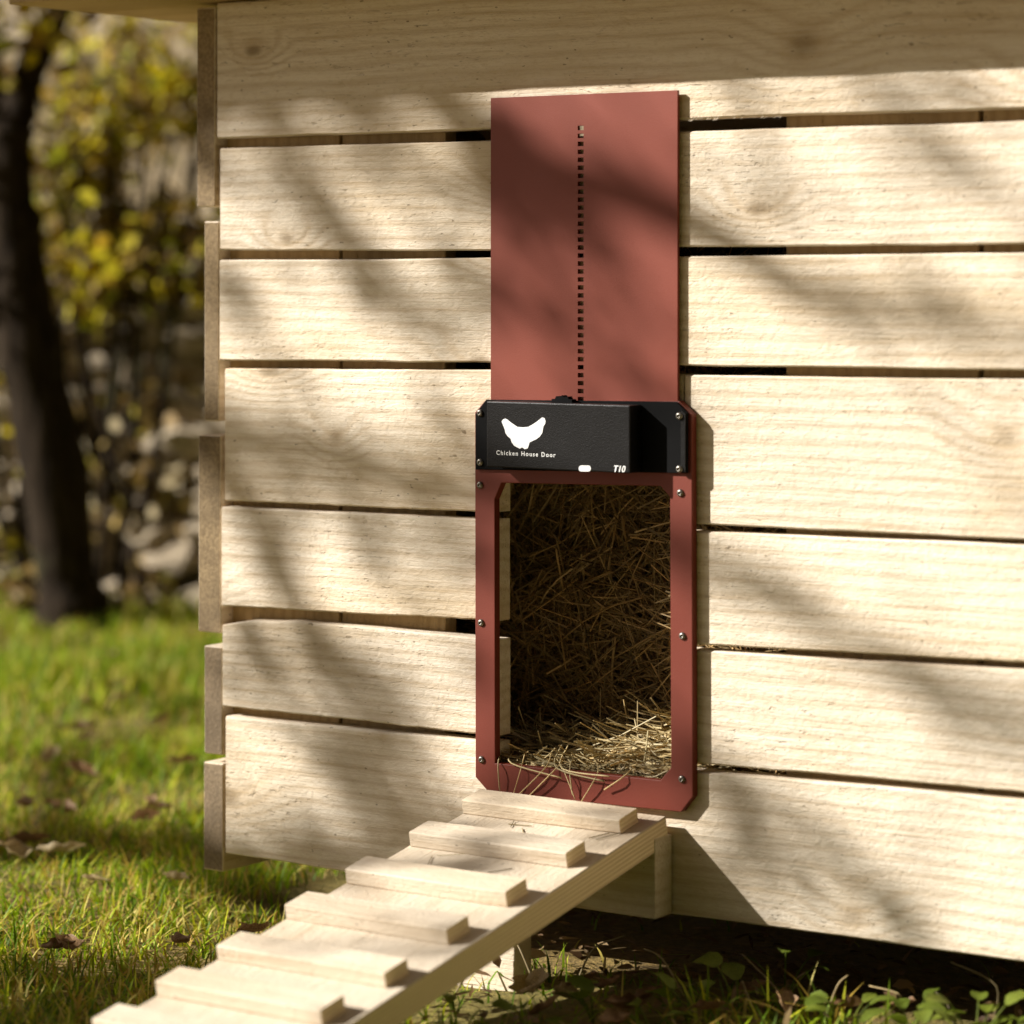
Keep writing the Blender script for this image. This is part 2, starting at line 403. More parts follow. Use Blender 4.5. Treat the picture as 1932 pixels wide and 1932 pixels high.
TH = 0.022
def W(*pts): 
    out = []
    for p in pts:
        q = on_y(p[0], p[1], 0.0); out.append((q.x, q.z))
    return out
XR = 1.02    # the wall runs on past the right border of the photo
def ext(pl):
    """carry the last edge on to the right-hand corner"""
    (xa, za), (xb, zb) = pl[-2], pl[-1]
    return pl + [(XR, zb + (zb - za) / (xb - xa) * (XR - xb) * 0.2)]
ROOF_Z = on_y(410, 6).z
LJ, RJ = 939, 1292      # jambs of the cut opening
rows = [
    # full-length planks above the door
    (ext([(on_y(410, 10).x, ROOF_Z), (on_y(1932, 0).x, ROOF_Z)]), ext(W((410, 262), (925, 243), (1280, 225), (1932, 203))), 0.000),
    (ext(W((415, 280), (925, 265), (1280, 248), (1932, 228))), ext(W((415, 472), (925, 472), (1280, 466), (1932, 460))), 0.0006),
    (ext(W((415, 490), (925, 487), (1280, 484), (1932, 477))), ext(W((415, 680), (925, 683), (1280, 690), (1932, 698))), -0.0005),
    # left of the opening
    (W((424, 695), (LJ, 698)), W((424, 945), (LJ, 967)), 0.0004),
    (W((419, 957), (LJ, 980)), W((419, 1143), (LJ, 1172)), -0.0003),
    (W((419, 1178), (470, 1170), (560, 1173), (LJ, 1205)), W((419, 1333), (LJ, 1388)), 0.0005),
    # over the opening, behind the control box
    (W((LJ + 3, 699), (RJ - 3, 706)), W((LJ + 3, 899), (RJ - 3, 904)), 0.0002),
    # right of the opening
    (ext(W((RJ, 708), (1932, 716))), ext(W((RJ, 989), (1932, 1018))), 0.0004),
    (ext(W((RJ, 1002), (1932, 1029))), ext(W((RJ, 1214), (1932, 1250))), -0.0005),
    (ext(W((RJ, 1226), (1932, 1264))), ext(W((RJ, 1438), (1932, 1495))), 0.0005),
    # bottom plank, notched for the sill
    (ext(W((426, 1352), (LJ - 1, 1401), (LJ, 1476), (RJ, 1516), (RJ + 1, 1453), (1932, 1509))), ext(W((426, 1610), (640, 1643), (1270, 1723), (1932, 1815))), 0.0),
]
for i, (t, b, dy) in enumerate(rows):
    fb = board_obj('front_board', t, b, dy, TH, coop, sd=i * 3.7, mats=(M['board'], M['board']) if 3 <= i <= 9 else None)
    kn = {0: (1515, 82, .019), 3: (630, 825, .010), 7: (1895, 822, .016), 10: (1608, 1728, .014)}.get(i)
    if kn:
        q = on_y(kn[0], kn[1], 0.0); fb['knot_at'] = [q.x - fb.location.x, 0.0, q.z - fb.location.z]; fb['knot_size'] = kn[2]

# side wall planks: their sawn ends show at the corner
for i, (xa, xb, ya, yb) in enumerate([(371, 406, 16, 390), (384, 412, 418, 795), (374, 417, 820, 1195), (384, 418, 1218, 1425), (384, 421, 1437, 1645)]):
    a = on_y(xa, ya, 0.004); b = on_y(xb, yb, 0.004)
    L = 0.72; wx = b.x - a.x
    me = box_mesh('side_board', L, wx, a.z - b.z, 0.0012, 1)
    me.materials.append(M['board']); me.materials.append(M['end_grey'] if i in (3, 4) else M['end'])
    for p in me.polygons:
        if abs(p.normal.x) > 0.9: p.material_index = 1
    link('side_board', me, None, coop, ((a.x + b.x) / 2, 0.004 + 0.001 * (i % 2) + L / 2, (a.z + b.z) / 2), (0, 0, math.pi / 2))
# right-hand side, outside the photo
for k in range(5):
    me = box_mesh('side_board', 0.72, 0.022, 0.175, 0.0012, 1); me.materials.append(M['board'])
    link('side_board', me, None, coop, (XR + 0.013, 0.004 + 0.36, 0.165 + k * 0.181), (0, 0, math.pi / 2))
# planks standing behind the cladding, seen brown through the gaps
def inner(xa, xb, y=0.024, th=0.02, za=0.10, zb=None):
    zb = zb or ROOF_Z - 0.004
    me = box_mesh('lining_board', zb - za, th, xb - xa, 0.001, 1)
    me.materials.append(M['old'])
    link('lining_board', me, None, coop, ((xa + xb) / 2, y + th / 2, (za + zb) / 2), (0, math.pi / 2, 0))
X = lambda px, y=0.024: on_y(px, 900, y).x
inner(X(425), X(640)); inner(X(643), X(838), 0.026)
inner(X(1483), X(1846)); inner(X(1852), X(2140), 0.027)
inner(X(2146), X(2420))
# back wall, floor, legs
for k in range(5):
    me = box_mesh('back_board', XR + 0.38, 0.022, 0.176, 0.0012, 1)
    link('back_board', me, M['board'], coop, ((XR - 0.38) / 2, 0.738, 0.165 + k * 0.180))
for k in range(6):
    me = box_mesh('floor_board', XR + 0.36, 0.112, 0.02, 0.0012, 1)
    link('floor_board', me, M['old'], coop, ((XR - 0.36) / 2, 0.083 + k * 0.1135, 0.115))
for (lx, ly) in ((-0.33, 0.65), (0.95, 0.09), (0.95, 0.65), (-0.33, 0.3)):
    me = box_mesh('leg', 0.06, 0.06, 0.16, 0.003, 2)
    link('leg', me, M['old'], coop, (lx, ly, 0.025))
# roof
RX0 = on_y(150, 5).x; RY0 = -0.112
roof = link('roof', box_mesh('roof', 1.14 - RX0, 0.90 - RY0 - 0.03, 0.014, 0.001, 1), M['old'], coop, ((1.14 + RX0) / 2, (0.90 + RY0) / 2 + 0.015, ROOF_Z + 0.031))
ny = 8; wy = (0.90 - RY0) / ny
for k in range(ny):
    t = [(RX0, ROOF_Z + 0.0235), (1.14, ROOF_Z + 0.0235)]; b = [(RX0, ROOF_Z + 0.0015), (1.14, ROOF_Z + 0.0015)]
    o = board_obj('roof_board', t, b, RY0 + k * wy, wy - 0.003, coop, rough=0.0012 if k == 0 else 0.0003, sd=50 + k, mats=(M['old'], M['end']))
    o.parent = roof; o.matrix_parent_inverse = (coop.matrix_basis @ Matrix.Translation(-Vector((0,0,0)))).inverted() if False else Matrix.Translation(-Vector(roof.location))
# wall ledger under the ramp
a = on_y(1000, 1600, -0.034); b = on_y(1236, 1735, -0.034)
me = box_mesh('ledger', b.x - a.x, 0.031, 0.078, 0.0015, 2)
link('ledger', me, M['board'], coop, ((a.x + b.x) / 2, -0.034 + 0.0155, b.z + 0.039))
# torn fibres along the sawn edges
V = []; F = []
for _ in range(34):
    k = 0
    px = (random.uniform(1285, 1480), random.uniform(1310, 1480), random.uniform(430, 900))[k]
    py = (225 - (px - 1280) * .0337, 1215 + (px - 1310) * .058, 1336 + (px - 415) * .104)[k]
    p = on_y(px, py - 0.5, -0.0006); L = random.uniform(0.0015, 0.0045); dx = random.uniform(-1.6, -0.4) * L; q = random.uniform(0.0003, 0.0007)
    n = len(V); V += [p, p + Vector((q, 0, 0)), p + Vector((dx * .6 + q * .7, -0.0005, -L * .5)), p + Vector((dx, -0.001 * random.random(), -L * .7))]
    F += [(n, n + 1, n + 2), (n, n + 2, n + 3)]
sp = link('splinters', mesh('splinters', V, F), M['planed'], coop); sp['kind'] = 'stuff'

# ================================================================== POULTRY DOOR
door = thing('poultry_door', 'maroon metal automatic poultry door, slid open, with black control box', 'door', (on_y(1100, 1500).x, -0.005, on_y(1100, 1500).z))
YF = -0.0105      # front face of the frame
def P(px, py, y=YF):
    q = on_y(px, py, y); return (q.x, q.z)
outer = [P(896, 778), P(915, 756), P(1281, 757), P(1305, 782), P(1307, 1503), P(1285, 1532), P(922, 1495), P(897, 1466)]
hole = [P(933, 942), P(946, 911), P(1246, 917), P(1264, 938), P(1266, 1448), P(1246, 1472), P(934, 1440)]
link('frame', prism_mesh('frame', outer, hole, YF, -0.0012, 0.0008), M['red'], door)
# sliding panel with its column of rack holes
YP = -0.0075
tl = P(926, 186, YP); tr = P(1278, 169, YP); bl = P(926, 790, YP); br = P(1278, 790, YP)
xl, xr = tl[0], tr[0]; zt = (tl[1] + tr[1]) / 2; zb = bl[1] - 0.01
hx0 = P(1090, 400, YP)[0]; hx1 = P(1101, 400, YP)[0]
zs = []; py = 237.0
while py < 752: zs.append((P(1096, py, YP)[1], P(1096, py + 8.6, YP)[1])); py += 15.05
bm = bmesh.new()
def quad(x0, x1, z0, z1):
    vs = [bm.verts.new((x, YP, z)) for x, z in ((x0, z0), (x1, z0), (x1, z1), (x0, z1))]; bm.faces.new(vs)
cuts = [zb] + sorted([q for z in zs for q in z]) + [zt]
for i in range(len(cuts) - 1):
    quad(xl, hx0, cuts[i], cuts[i + 1]); quad(hx1, xr, cuts[i], cuts[i + 1])
    if i % 2 == 0: quad(hx0, hx1, cuts[i], cuts[i + 1])
bmesh.ops.remove_doubles(bm, verts=bm.verts, dist=1e-6)
r = bmesh.ops.extrude_face_region(bm, geom=bm.faces[:])
for v in [g for g in r['geom'] if isinstance(g, bmesh.types.BMVert)]: v.co.y = YP + 0.0035
bmesh.ops.recalc_face_normals(bm, faces=bm.faces)
me = bpy.data.meshes.new('sliding_panel'); bm.to_mesh(me); bm.free()
link('sliding_panel', me, M['redpanel'], door)
# black housing
YB = -0.0140
link('cover_plate', prism_mesh('cover_plate', [P(897, 781, YB), P(917, 754, YB), P(1276, 758, YB), P(1296, 779, YB), P(1296, 893, YB), P(897, 886, YB)], None, YB, YF - 0.0006, 0.0006), M['plate'], door)
YC = -0.036
c0 = P(918, 757, YC); c1 = P(1188, 893, YC)
me = box_mesh('control_box', c1[0] - c0[0], 0.0215, c0[1] - c1[1], 0.0012, 2)
cbx = link('control_box', me, M['black'], door, ((c0[0] + c1[0]) / 2, YC + 0.01075, (c0[1] + c1[1]) / 2))
def subpart(name, me, mat, root, part):
    o = link(name, me, mat); o.parent = part
    o.matrix_parent_inverse = Matrix.Translation(-Vector(part.location)); return o
# white hen emblem
hen = [(305, 345), (316, 328), (333, 321), (352, 330), (372, 347), (398, 366), (430, 388), (475, 392), (520, 388), (552, 370), (580, 352), (604, 334), (630, 312), (650, 318), (658, 340), (655, 362), (641, 383), (636, 408), (632, 435), (612, 465), (585, 486), (555, 500), (528, 514), (522, 540), (513, 562), (490, 568), (470, 553), (450, 563), (428, 552), (406, 540), (385, 512), (376, 482), (352, 462), (336, 438), (330, 410), (322, 388)]
def cp(x, y): return P((1740 + x / 2.1467) / 1.9876, (1420 + y / 2.1467) / 1.9876, YC)
subpart('hen_emblem', prism_mesh('hen_emblem', [cp(*q) for q in hen], None, YC - 0.0004, YC - 0.00005), M['white'], door, cbx)
def lettering(name, txt, xa, xb, yb_, shear=0.0, bold=0.0):
    cu = bpy.data.curves.new(name, 'FONT'); cu.body = txt; cu.size = 1.0; cu.space_character = 1.3 if len(txt) > 5 else 1.0; cu.shear = shear; cu.offset = bold; cu.extrude = 0.0; cu.resolution_u = 3
    to = bpy.data.objects.new(name, cu); COL.objects.link(to)
    dg = bpy.context.evaluated_depsgraph_get(); me = bpy.data.meshes.new_from_object(to.evaluated_get(dg))
    bpy.data.objects.remove(to)
    co = np.array([v.co[:] for v in me.vertices]); a = cp(xa, yb_); b = cp(xb, yb_)
    sc = (b[0] - a[0]) / (co[:, 0].max() - co[:, 0].min()); x0 = co[:, 0].min()
    for v in me.vertices: v.co = (a[0] + (v.co.x - x0) * sc, YC - 0.0003, a[1] + v.co.y * sc)
    me.materials.clear()
    return subpart(name, me, M['white'], door, cbx)
lettering('lettering', 'Chicken House Door', 262, 738, 612, 0.0, 0.012)
lettering('model_mark', 'T10', 1208, 1302, 748, 0.25, 0.02)
pl = [cp(975 + 42 * math.copysign(1, math.cos(t)) * 0.6 + 24 * math.cos(t), 723 + 25 * math.sin(t)) for t in np.linspace(0, 2 * math.pi, 20, endpoint=False)]
subpart('indicator', prism_mesh('indicator', pl, None, YC - 0.0007, YC - 0.00005), M['white'], door, cbx)
# end bracket
link('bracket', prism_mesh('bracket', [P(1284, 772, YB - .002), P(1293, 781, YB - .002), P(1293, 891, YB - .002), P(1284, 891, YB - .002)], None, YB - 0.002, YB - 0.0003, 0.0003), M['black'], door)
# little gear peeping over the box
g0 = on_y(1064, 753, -0.02)
gp = []
for k in range(28):
    q = 2 * math.pi * k / 28; rr = 0.0105 if k % 2 else 0.0088
    gp.append((g0.x + rr * 1.5 * math.cos(q), g0.z - 0.0066 + rr * math.sin(q)))
link('gear', prism_mesh('gear', gp, None, -0.0240, -0.0160), M['plate'], door)
# screws
def screw_mesh():
    bm = bmesh.new(); prof = [(0.0038, 0.0), (0.0038, -0.0008), (0.0030, -0.0020), (0.0019, -0.0024), (0.0016, -0.0024), (0.0015, -0.0012)]
    n = 12; rings = []
    for r_, y_ in prof: rings.append([bm.verts.new((r_ * math.cos(2 * math.pi * k / n), y_, r_ * math.sin(2 * math.pi * k / n))) for k in range(n)])
    for i in range(len(prof) - 1):
        for k in range(n): bm.faces.new((rings[i][k], rings[i][(k + 1) % n], rings[i + 1][(k + 1) % n], rings[i + 1][k]))
    bm.faces.new(rings[-1]); bmesh.ops.recalc_face_normals(bm, faces=bm.faces)
    me = bpy.data.meshes.new('screw'); bm.to_mesh(me); bm.free()
    me.polygons.foreach_set('use_smooth', [True] * len(me.polygons)); me.materials.append(M['steel']); return me
sm = screw_mesh()
for (px, py, y) in [(906, 915, YF), (908, 1175, YF), (909, 1433, YF), (1284, 930, YF), (1288, 1200, YF), (1287, 1470, YF), (906, 779, YB), (906, 872, YB), (1282, 785, YB - .002), (1282, 885, YB - .002)]:
    q = on_y(px, py, y); link('screw', sm, None, door, (q.x, y, q.z))

# ================================================================== RAMP
q0 = on_y(1257, 1540, -0.012)
RS = 0.20; RANG = math.atan(RS); RLEN = 0.80; RW = q0.x + 0.014; RTH = 0.028
rx = (q0.x - 0.014) / 2
ramp = thing('ramp', 'pale plywood hen ramp with nailed cross cleats leading up to the door', 'ramp', (rx, -0.30, 0.0))
rz0 = q0.z
def rp(x, l, h): # ramp space: across, down its length, above its face
    return Vector((rx + x, -0.012 - l * math.cos(RANG) - h * math.sin(RANG) * 1.0, rz0 - l * math.sin(RANG) + h * math.cos(RANG)))
me = box_mesh('ramp_panel', RLEN, RW, RTH, 0.001, 1)
me.materials.append(M['planed']); me.materials.append(M['ply'])
for p in me.polygons:
    if abs(p.normal.y) > 0.9 or abs(p.normal.x) > 0.9: p.material_index = 1
link('ramp_panel', me, None, ramp, rp(0, RLEN / 2, -RTH / 2), (0, RANG, -math.pi / 2))
# cleats from the measured left ends
for i, (px, py, ex) in enumerate([(874, 1536, .000), (776, 1598, .004), (655, 1668, .012), (540, 1735, -.002), (412, 1811, .002), (297, 1880, .0), (178, 1953, .003)]):
    # where the sight line meets the ramp face
    d = ray(px, py); nrm = Vector((0, math.sin(RANG), math.cos(RANG)) ) ; nrm = Vector((0, -math.sin(RANG), math.cos(RANG)))
    p0 = rp(0, 0, 0); t = (p0 - CAM).dot(nrm) / d.dot(nrm); h = CAM + d * t
    l = (-0.012 - h.y) / math.cos(RANG)
    wd = 0.034 + random.uniform(-.002, .002); ht = 0.0145 + random.uniform(-.001, .001)
    xa = min(h.x - rx, -RW / 2 + 0.004); xb = RW / 2 - 0.016 - 0.006 * random.random(); cw = xb - xa
    me = board_obj('cleat', [(0, ht), (cw, ht)], [(0, 0), (cw, 0)], 0.0, wd, None, nseg=14, rough=0.0006, sd=80 + i, mats=(M['planed'], M['ply']), bev=0.0012)
    me.name = 'cleat'
    me.location = rp((xa + xb) / 2, l - wd / 2, ht / 2); me.rotation_euler = (RANG, 0, random.uniform(-.006, .006))
    me.parent = ramp; me.matrix_parent_inverse = Matrix.Translation(-Vector(ramp.location))
# prop under the ramp
e = on_z(970, 1850, 0.0)
me = box_mesh('prop_board', 0.07, 0.030, 0.135, 0.0015, 2)
link('prop_board', me, M['planed'], ramp, (e.x - 0.035, e.y + 0.015, 0.0525))

# ================================================================== STRAW
def strands(name, specs, mat, wmin, wmax, seg=3):
    """thin bent stalks: specs = list of (start, dir, length, bend vector, colour)"""
    V = []; F = []; Cc = []
    for (p, d, L, bend, c) in specs:
        wd = random.uniform(wmin, wmax); side = d.cross(Vector((random.uniform(-1, 1), random.uniform(-1, 1), random.uniform(-1, 1))))
        if side.length < 1e-4: continue
        side.normalize(); oth = side.cross(d).normalized(); n = len(V)
        for i in range(seg + 1):
            t = i / seg; q = p + d * (L * t) + bend * (t * t * L)
            for ang in (0, 2.094, 4.189): V.append(q + (side * math.cos(ang) + oth * math.sin(ang)) * wd * 0.5)
            Cc += [c] * 3
        for i in range(seg):
            a = n + i * 3
            for k in range(3): F.append((a + k, a + (k + 1) % 3, a + 3 + (k + 1) % 3, a + 3 + k))
    me = mesh(name, V, F)
    at = me.color_attributes.new('tint', 'FLOAT_COLOR', 'POINT'); at.data.foreach_set('color', np.array([(*c, 1) for c in Cc], dtype=np.float32).ravel())
    me.materials.append(mat); return me
def rv(s=1.0): return Vector((random.gauss(0, 1), random.gauss(0, 1), random.gauss(0, 1))) * s
def scol(b=1.0):
    k = random.uniform(0.6, 1.15) * b; g = random.random()
    return (0.50 * k, (0.37 + 0.05 * g) * k, (0.17 + 0.06 * g) * k)
SILL = on_y(1100, 1460, 0.0).z
# heap of hay filling the house behind the opening
specs = []
for _ in range(10500):
    x = random.uniform(-0.12, 0.28); z = SILL + random.uniform(-0.02, 0.50)
    y = 0.125 + 0.07 * mnoise.noise(Vector((x * 9, z * 9, 0))) + random.uniform(-0.02, 0.05) + max(0, z - SILL - 0.15) * 0.10
    d = Vector((random.gauss(0, 1), random.gauss(0, .35), random.gauss(0, .7))).normalized()
    if z > SILL + 0.05: d.y *= 0.35; d.normalize()
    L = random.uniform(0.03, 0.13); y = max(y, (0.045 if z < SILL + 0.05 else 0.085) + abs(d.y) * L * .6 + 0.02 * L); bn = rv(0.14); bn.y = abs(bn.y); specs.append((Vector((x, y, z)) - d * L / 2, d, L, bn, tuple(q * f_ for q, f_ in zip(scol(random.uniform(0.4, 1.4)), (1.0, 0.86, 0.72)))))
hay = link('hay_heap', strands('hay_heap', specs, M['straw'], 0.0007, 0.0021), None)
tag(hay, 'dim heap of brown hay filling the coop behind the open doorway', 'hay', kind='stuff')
# lumpy body of the heap, so that nothing shows through
V = []; F = []; nu = 40; nv = 34
for j in range(nv):
    for i in range(nu):
        x = -0.26 + 0.72 * i / (nu - 1); z = 0.13 + 0.70 * j / (nv - 1)
        V.append((x, 0.19 + 0.09 * mnoise.noise(Vector((x * 9, z * 9, 0))) + 0.02 * mnoise.noise(Vector((x * 60, z * 60, 2))) + max(0, z - 0.3) * 0.1, z))
for j in range(nv - 1):
    for i in range(nu - 1):
        a = j * nu + i; F.append((a, a + 1, a + nu + 1, a + nu))
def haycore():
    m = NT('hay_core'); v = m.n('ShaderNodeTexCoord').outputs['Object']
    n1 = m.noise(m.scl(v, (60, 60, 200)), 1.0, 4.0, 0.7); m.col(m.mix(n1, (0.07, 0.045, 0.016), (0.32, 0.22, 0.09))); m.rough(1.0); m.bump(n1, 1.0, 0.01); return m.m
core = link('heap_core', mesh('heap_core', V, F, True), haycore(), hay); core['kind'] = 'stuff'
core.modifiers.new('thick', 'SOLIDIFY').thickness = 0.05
# loose bedding at the sill
specs = []
for _ in range(2300):
    x = random.uniform(-0.05, 0.215); y = random.uniform(-0.004, 0.19)
    f = np.clip((x + 0.05) / 0.2, 0, 1)
    z = SILL - 0.006 + (0.012 + 0.040 * f) * min(1, (y + 0.02) / 0.10) * random.random() ** 0.6 + 0.018 * mnoise.noise(Vector((x * 20, y * 20, 5)))
    d = Vector((random.gauss(0, 1), random.gauss(0, .55), random.gauss(0, .16))).normalized()
    L = random.uniform(0.03, 0.12)
    if y < 0.03: L *= 0.6
    specs.append((Vector((x, max(y, 0.002 + abs(d.y) * L / 2), max(z, SILL - 0.014))) - d * L / 2, d, L, Vector((0, 0, random.uniform(-.15, .25))), scol(random.uniform(0.9, 1.55))))
bed = link('straw_bedding', strands('straw_bedding', specs, M['straw'], 0.0008, 0.0021), None)
tag(bed, 'pale sunlit straw bedding heaped just inside the door sill', 'straw', kind='stuff')
bc = box_mesh('bedding_core', 0.30, 0.18, 0.022, 0.008, 2)
o = link('bedding_core', bc, haycore(), bed, (0.085, 0.13, SILL - 0.010)); o['kind'] = 'stuff'
# separate stalks hanging out over the sill
OR2 = ['first', 'second', 'third', 'fourth', 'fifth', 'sixth', 'seventh', 'eighth', 'ninth', 'tenth', 'eleventh']
sill_straw = [((940, 1440), (950, 1470), (943, 1492)), ((985, 1448), (978, 1478), (968, 1500)), ((1030, 1452), (1000, 1475), (978, 1500)), ((1050, 1458), (1022, 1485), (995, 1505)),
        ((1062, 1450), (1078, 1480), (1085, 1508)), ((1075, 1455), (1090, 1478), (1080, 1500)), ((1128, 1470), (1108, 1486), (1097, 1512)), ((1050, 1462), (1090, 1474), (1140, 1474)), ((1060, 1470), (1100, 1466), (1150, 1460)), ((965, 1450), (1010, 1462), (1060, 1468)), ((1180, 1470), (1150, 1478), (1140, 1490))]
for i, (pa, pb, pc) in enumerate(sorted(sill_straw, key=lambda q: q[2][0])):
    lip = 1440 + (pa[0] - 934) * 0.103
    pts = smooth_path([on_y(pa[0] + random.uniform(-25, 30), lip - random.uniform(22, 48), 0.03), on_y(pa[0], lip - 3, -0.0125), on_y(pc[0], max(pc[1], lip + 12), -0.0150)], 5)
    me = tube_mesh('straw_stalk', pts, [random.uniform(0.0005, 0.0009)] * len(pts), 5)
    at = me.color_attributes.new('tint', 'FLOAT_COLOR', 'POINT'); c = scol(1.5); at.data.foreach_set('color', [*c, 1] * len(me.vertices))
    tag(link('straw_stalk', me, M['straw']), 'thin straw stalk hanging over the maroon sill, ' + OR2[i] + ' from the left', 'straw', 'straw stalks trailing over the door sill')

# ================================================================== SHADE TREE (its dapple falls on the coop)
def shade_pt(px, py, t):
    return on_y(px, py, 0.0) - SUN * t
TB = Vector((-4.75, -2.75, 0))
shade = thing('shade_tree', 'broad leafy tree whose branches dapple the coop wall with shade', 'tree', tuple(TB))
fork = TB + Vector((0.12, 0.1, 1.75))
link('trunk', tube_mesh('trunk', smooth_path([TB + Vector((0, 0, -0.1)), TB + Vector((0.03, 0, 0.25)), TB + Vector((0.02, 0.06, 1.0)), fork], 5), lerp_list([0.19, 0.15, 0.125, 0.115], 16), 14, 0.25, 3.0), M['bark2'], shade)
limbs = [
    # shadow track on the wall in picture units, radius range, distance to the wall
    ([(-300, 700), (150, 260), (560, 60), (800, 130), (940, 265), (1080, 370), (1280, 435), (1420, 510), (1560, 575), (1780, 600), (2050, 660)], (0.055, 0.045, 0.03, 0.025, 0.021, 0.017, 0.012, 0.007), 4.3),
    ([(-250, 900), (100, 800), (430, 820), (700, 890), (1000, 950), (1330, 1075), (1480, 1140), (1640, 1205), (1760, 1285), (1980, 1370)], (0.045, 0.032, 0.024, 0.018, 0.016, 0.013, 0.008), 4.9),
    ([(-300, 650), (200, 700), (430, 920), (500, 1010), (560, 1110), (610, 1200), (700, 1300), (760, 1420)], (0.035, 0.022, 0.017, 0.013, 0.009, 0.006), 4.0),
    ([(-200, 1300), (150, 1500), (500, 1620), (800, 1560), (1100, 1480), (1340, 1450), (1430, 1545), (1460, 1640)], (0.04, 0.026, 0.018, 0.014, 0.010, 0.007), 4.5),
    ([(1100, 1480), (1300, 1440), (1480, 1490), (1600, 1620), (1670, 1690), (1720, 1730)], (0.013, 0.011, 0.009, 0.007, 0.005), 4.6),
    ([(800, 130), (1100, 60), (1400, 150), (1435, 285), (1485, 430)], (0.022, 0.014, 0.009, 0.006, 0.004), 4.4),
    ([(1100, 60), (1450, 60), (1650, 165), (1745, 275), (1840, 350), (1960, 420)], (0.014, 0.011, 0.009, 0.008, 0.005), 4.2),
    ([(560, 60), (560, 250), (620, 420), (760, 560), (860, 660)], (0.02, 0.013, 0.010, 0.007, 0.004), 4.4),
    ([(1480, 1140), (1600, 1210), (1720, 1265), (1900, 1350), (2050, 1400)], (0.009, 0.009, 0.009, 0.006, 0.004), 4.8),
    ([(1280, 435), (1330, 440), (1480, 500), (1560, 560)], (0.010, 0.010, 0.008, 0.005), 3.9),
]
anchors = []
def shade_ground(px, py, t): return on_z(px, py, 0.02) - SUN * t
gl = [fork - Vector((0, 0, 0.1)), fork + Vector((0.5, 0.2, 0.05))] + [shade_ground(a, b, 2.9) for a, b in ((-150, 1900), (60, 1850), (250, 1840), (420, 1800))]
gp_ = smooth_path(gl, 5, 0.03, 40); link('limb', tube_mesh('limb', gp_, lerp_list([0.05, 0.035, 0.022, 0.015, 0.006], len(gp_)), 7, 0.2, 40), M['bark2'], shade); anchors += gp_
gl = [fork - Vector((0, 0, 0.05)), fork + Vector((-0.2, 0.6, 0.4))] + [shade_ground(a, b, 4.3) for a, b in ((-60, 1560), (80, 1420), (250, 1330), (330, 1260))]
gp_ = smooth_path(gl, 5, 0.03, 41); link('limb', tube_mesh('limb', gp_, lerp_list([0.05, 0.035, 0.022, 0.015, 0.006], len(gp_)), 7, 0.2, 41), M['bark2'], shade); anchors += gp_
for i, (tr, rr, t0) in enumerate(limbs):
    pts = [shade_pt(a, b, t0 + 0.35 * math.sin(1.7 * i + 0.8 * k)) for k, (a, b) in enumerate(tr)]
    if i in (0, 1, 2, 3): pts = [fork - Vector((0, 0, 0.05)), fork + (pts[0] - fork) * 0.45 + Vector((0, 0, 0.1))] + pts; rr = (rr[0] * 1.5, rr[0] * 1.2) + rr
    pth = smooth_path(pts, 5, 0.03, i)
    link('limb', tube_mesh('limb', pth, [q * (0.8 if i in (1, 4, 6, 8, 9) else 1.0) for q in lerp_list(list(rr), len(pth))], 7, 0.2, i), M['bark2'], shade)
    anchors += pth
blobs = [(470, 320, 60, 70), (700, 275, 75, 70), (880, 360, 60, 60), (590, 385, 50, 50), (640, 215, 80, 80), (460, 570, 70, 60), (700, 540, 60, 50), (800, 590, 80, 60), (880, 500, 50, 40),
         (450, 860, 75, 70), (620, 900, 80, 80), (780, 890, 80, 70), (870, 800, 50, 40), (700, 1010, 55, 60), (850, 1060, 50, 35), (520, 1080, 40, 40), (560, 1270, 70, 70), (690, 1290, 70, 70), (440, 1290, 40, 35),
         (690, 1440, 65, 80), (720, 1570, 60, 70), (500, 1610, 60, 60), (600, 1600, 60, 60), (860, 1600, 60, 50),
         (960, 330, 60, 80), (1000, 410, 60, 60), (1150, 470, 55, 60), (940, 560, 40, 35), (1190, 330, 55, 28), (1200, 690, 60, 40), (1080, 640, 50, 20), (1340, 440, 40, 30),
         (1480, 350, 40, 14), (1780, 595, 45, 40), (1560, 540, 60, 28), (1700, 510, 60, 14), (1480, 1140, 60, 30), (1640, 1240, 60, 30), (1830, 1320, 70, 45), (1380, 1085, 50, 30),
         (1440, 1580, 60, 60), (1400, 1510, 40, 30), (1620, 1630, 60, 45), (1670, 1700, 60, 45), (1500, 1700, 60, 50), (1350, 1680, 50, 50), (1800, 190, 40, 30), (1770, 300, 35, 25),
         (930, 1250, 40, 25), (905, 1040, 40, 40),
         (300, 1300, 90, 40), (200, 400, 90, 40), (100, 1000, 100, 40), (-100, 700, 120, 60), (-150, 1200, 120, 50), (-350, 300, 150, 60), (2100, 600, 80, 40), (2200, 1300, 90, 40), (2300, 900, 90, 40)]
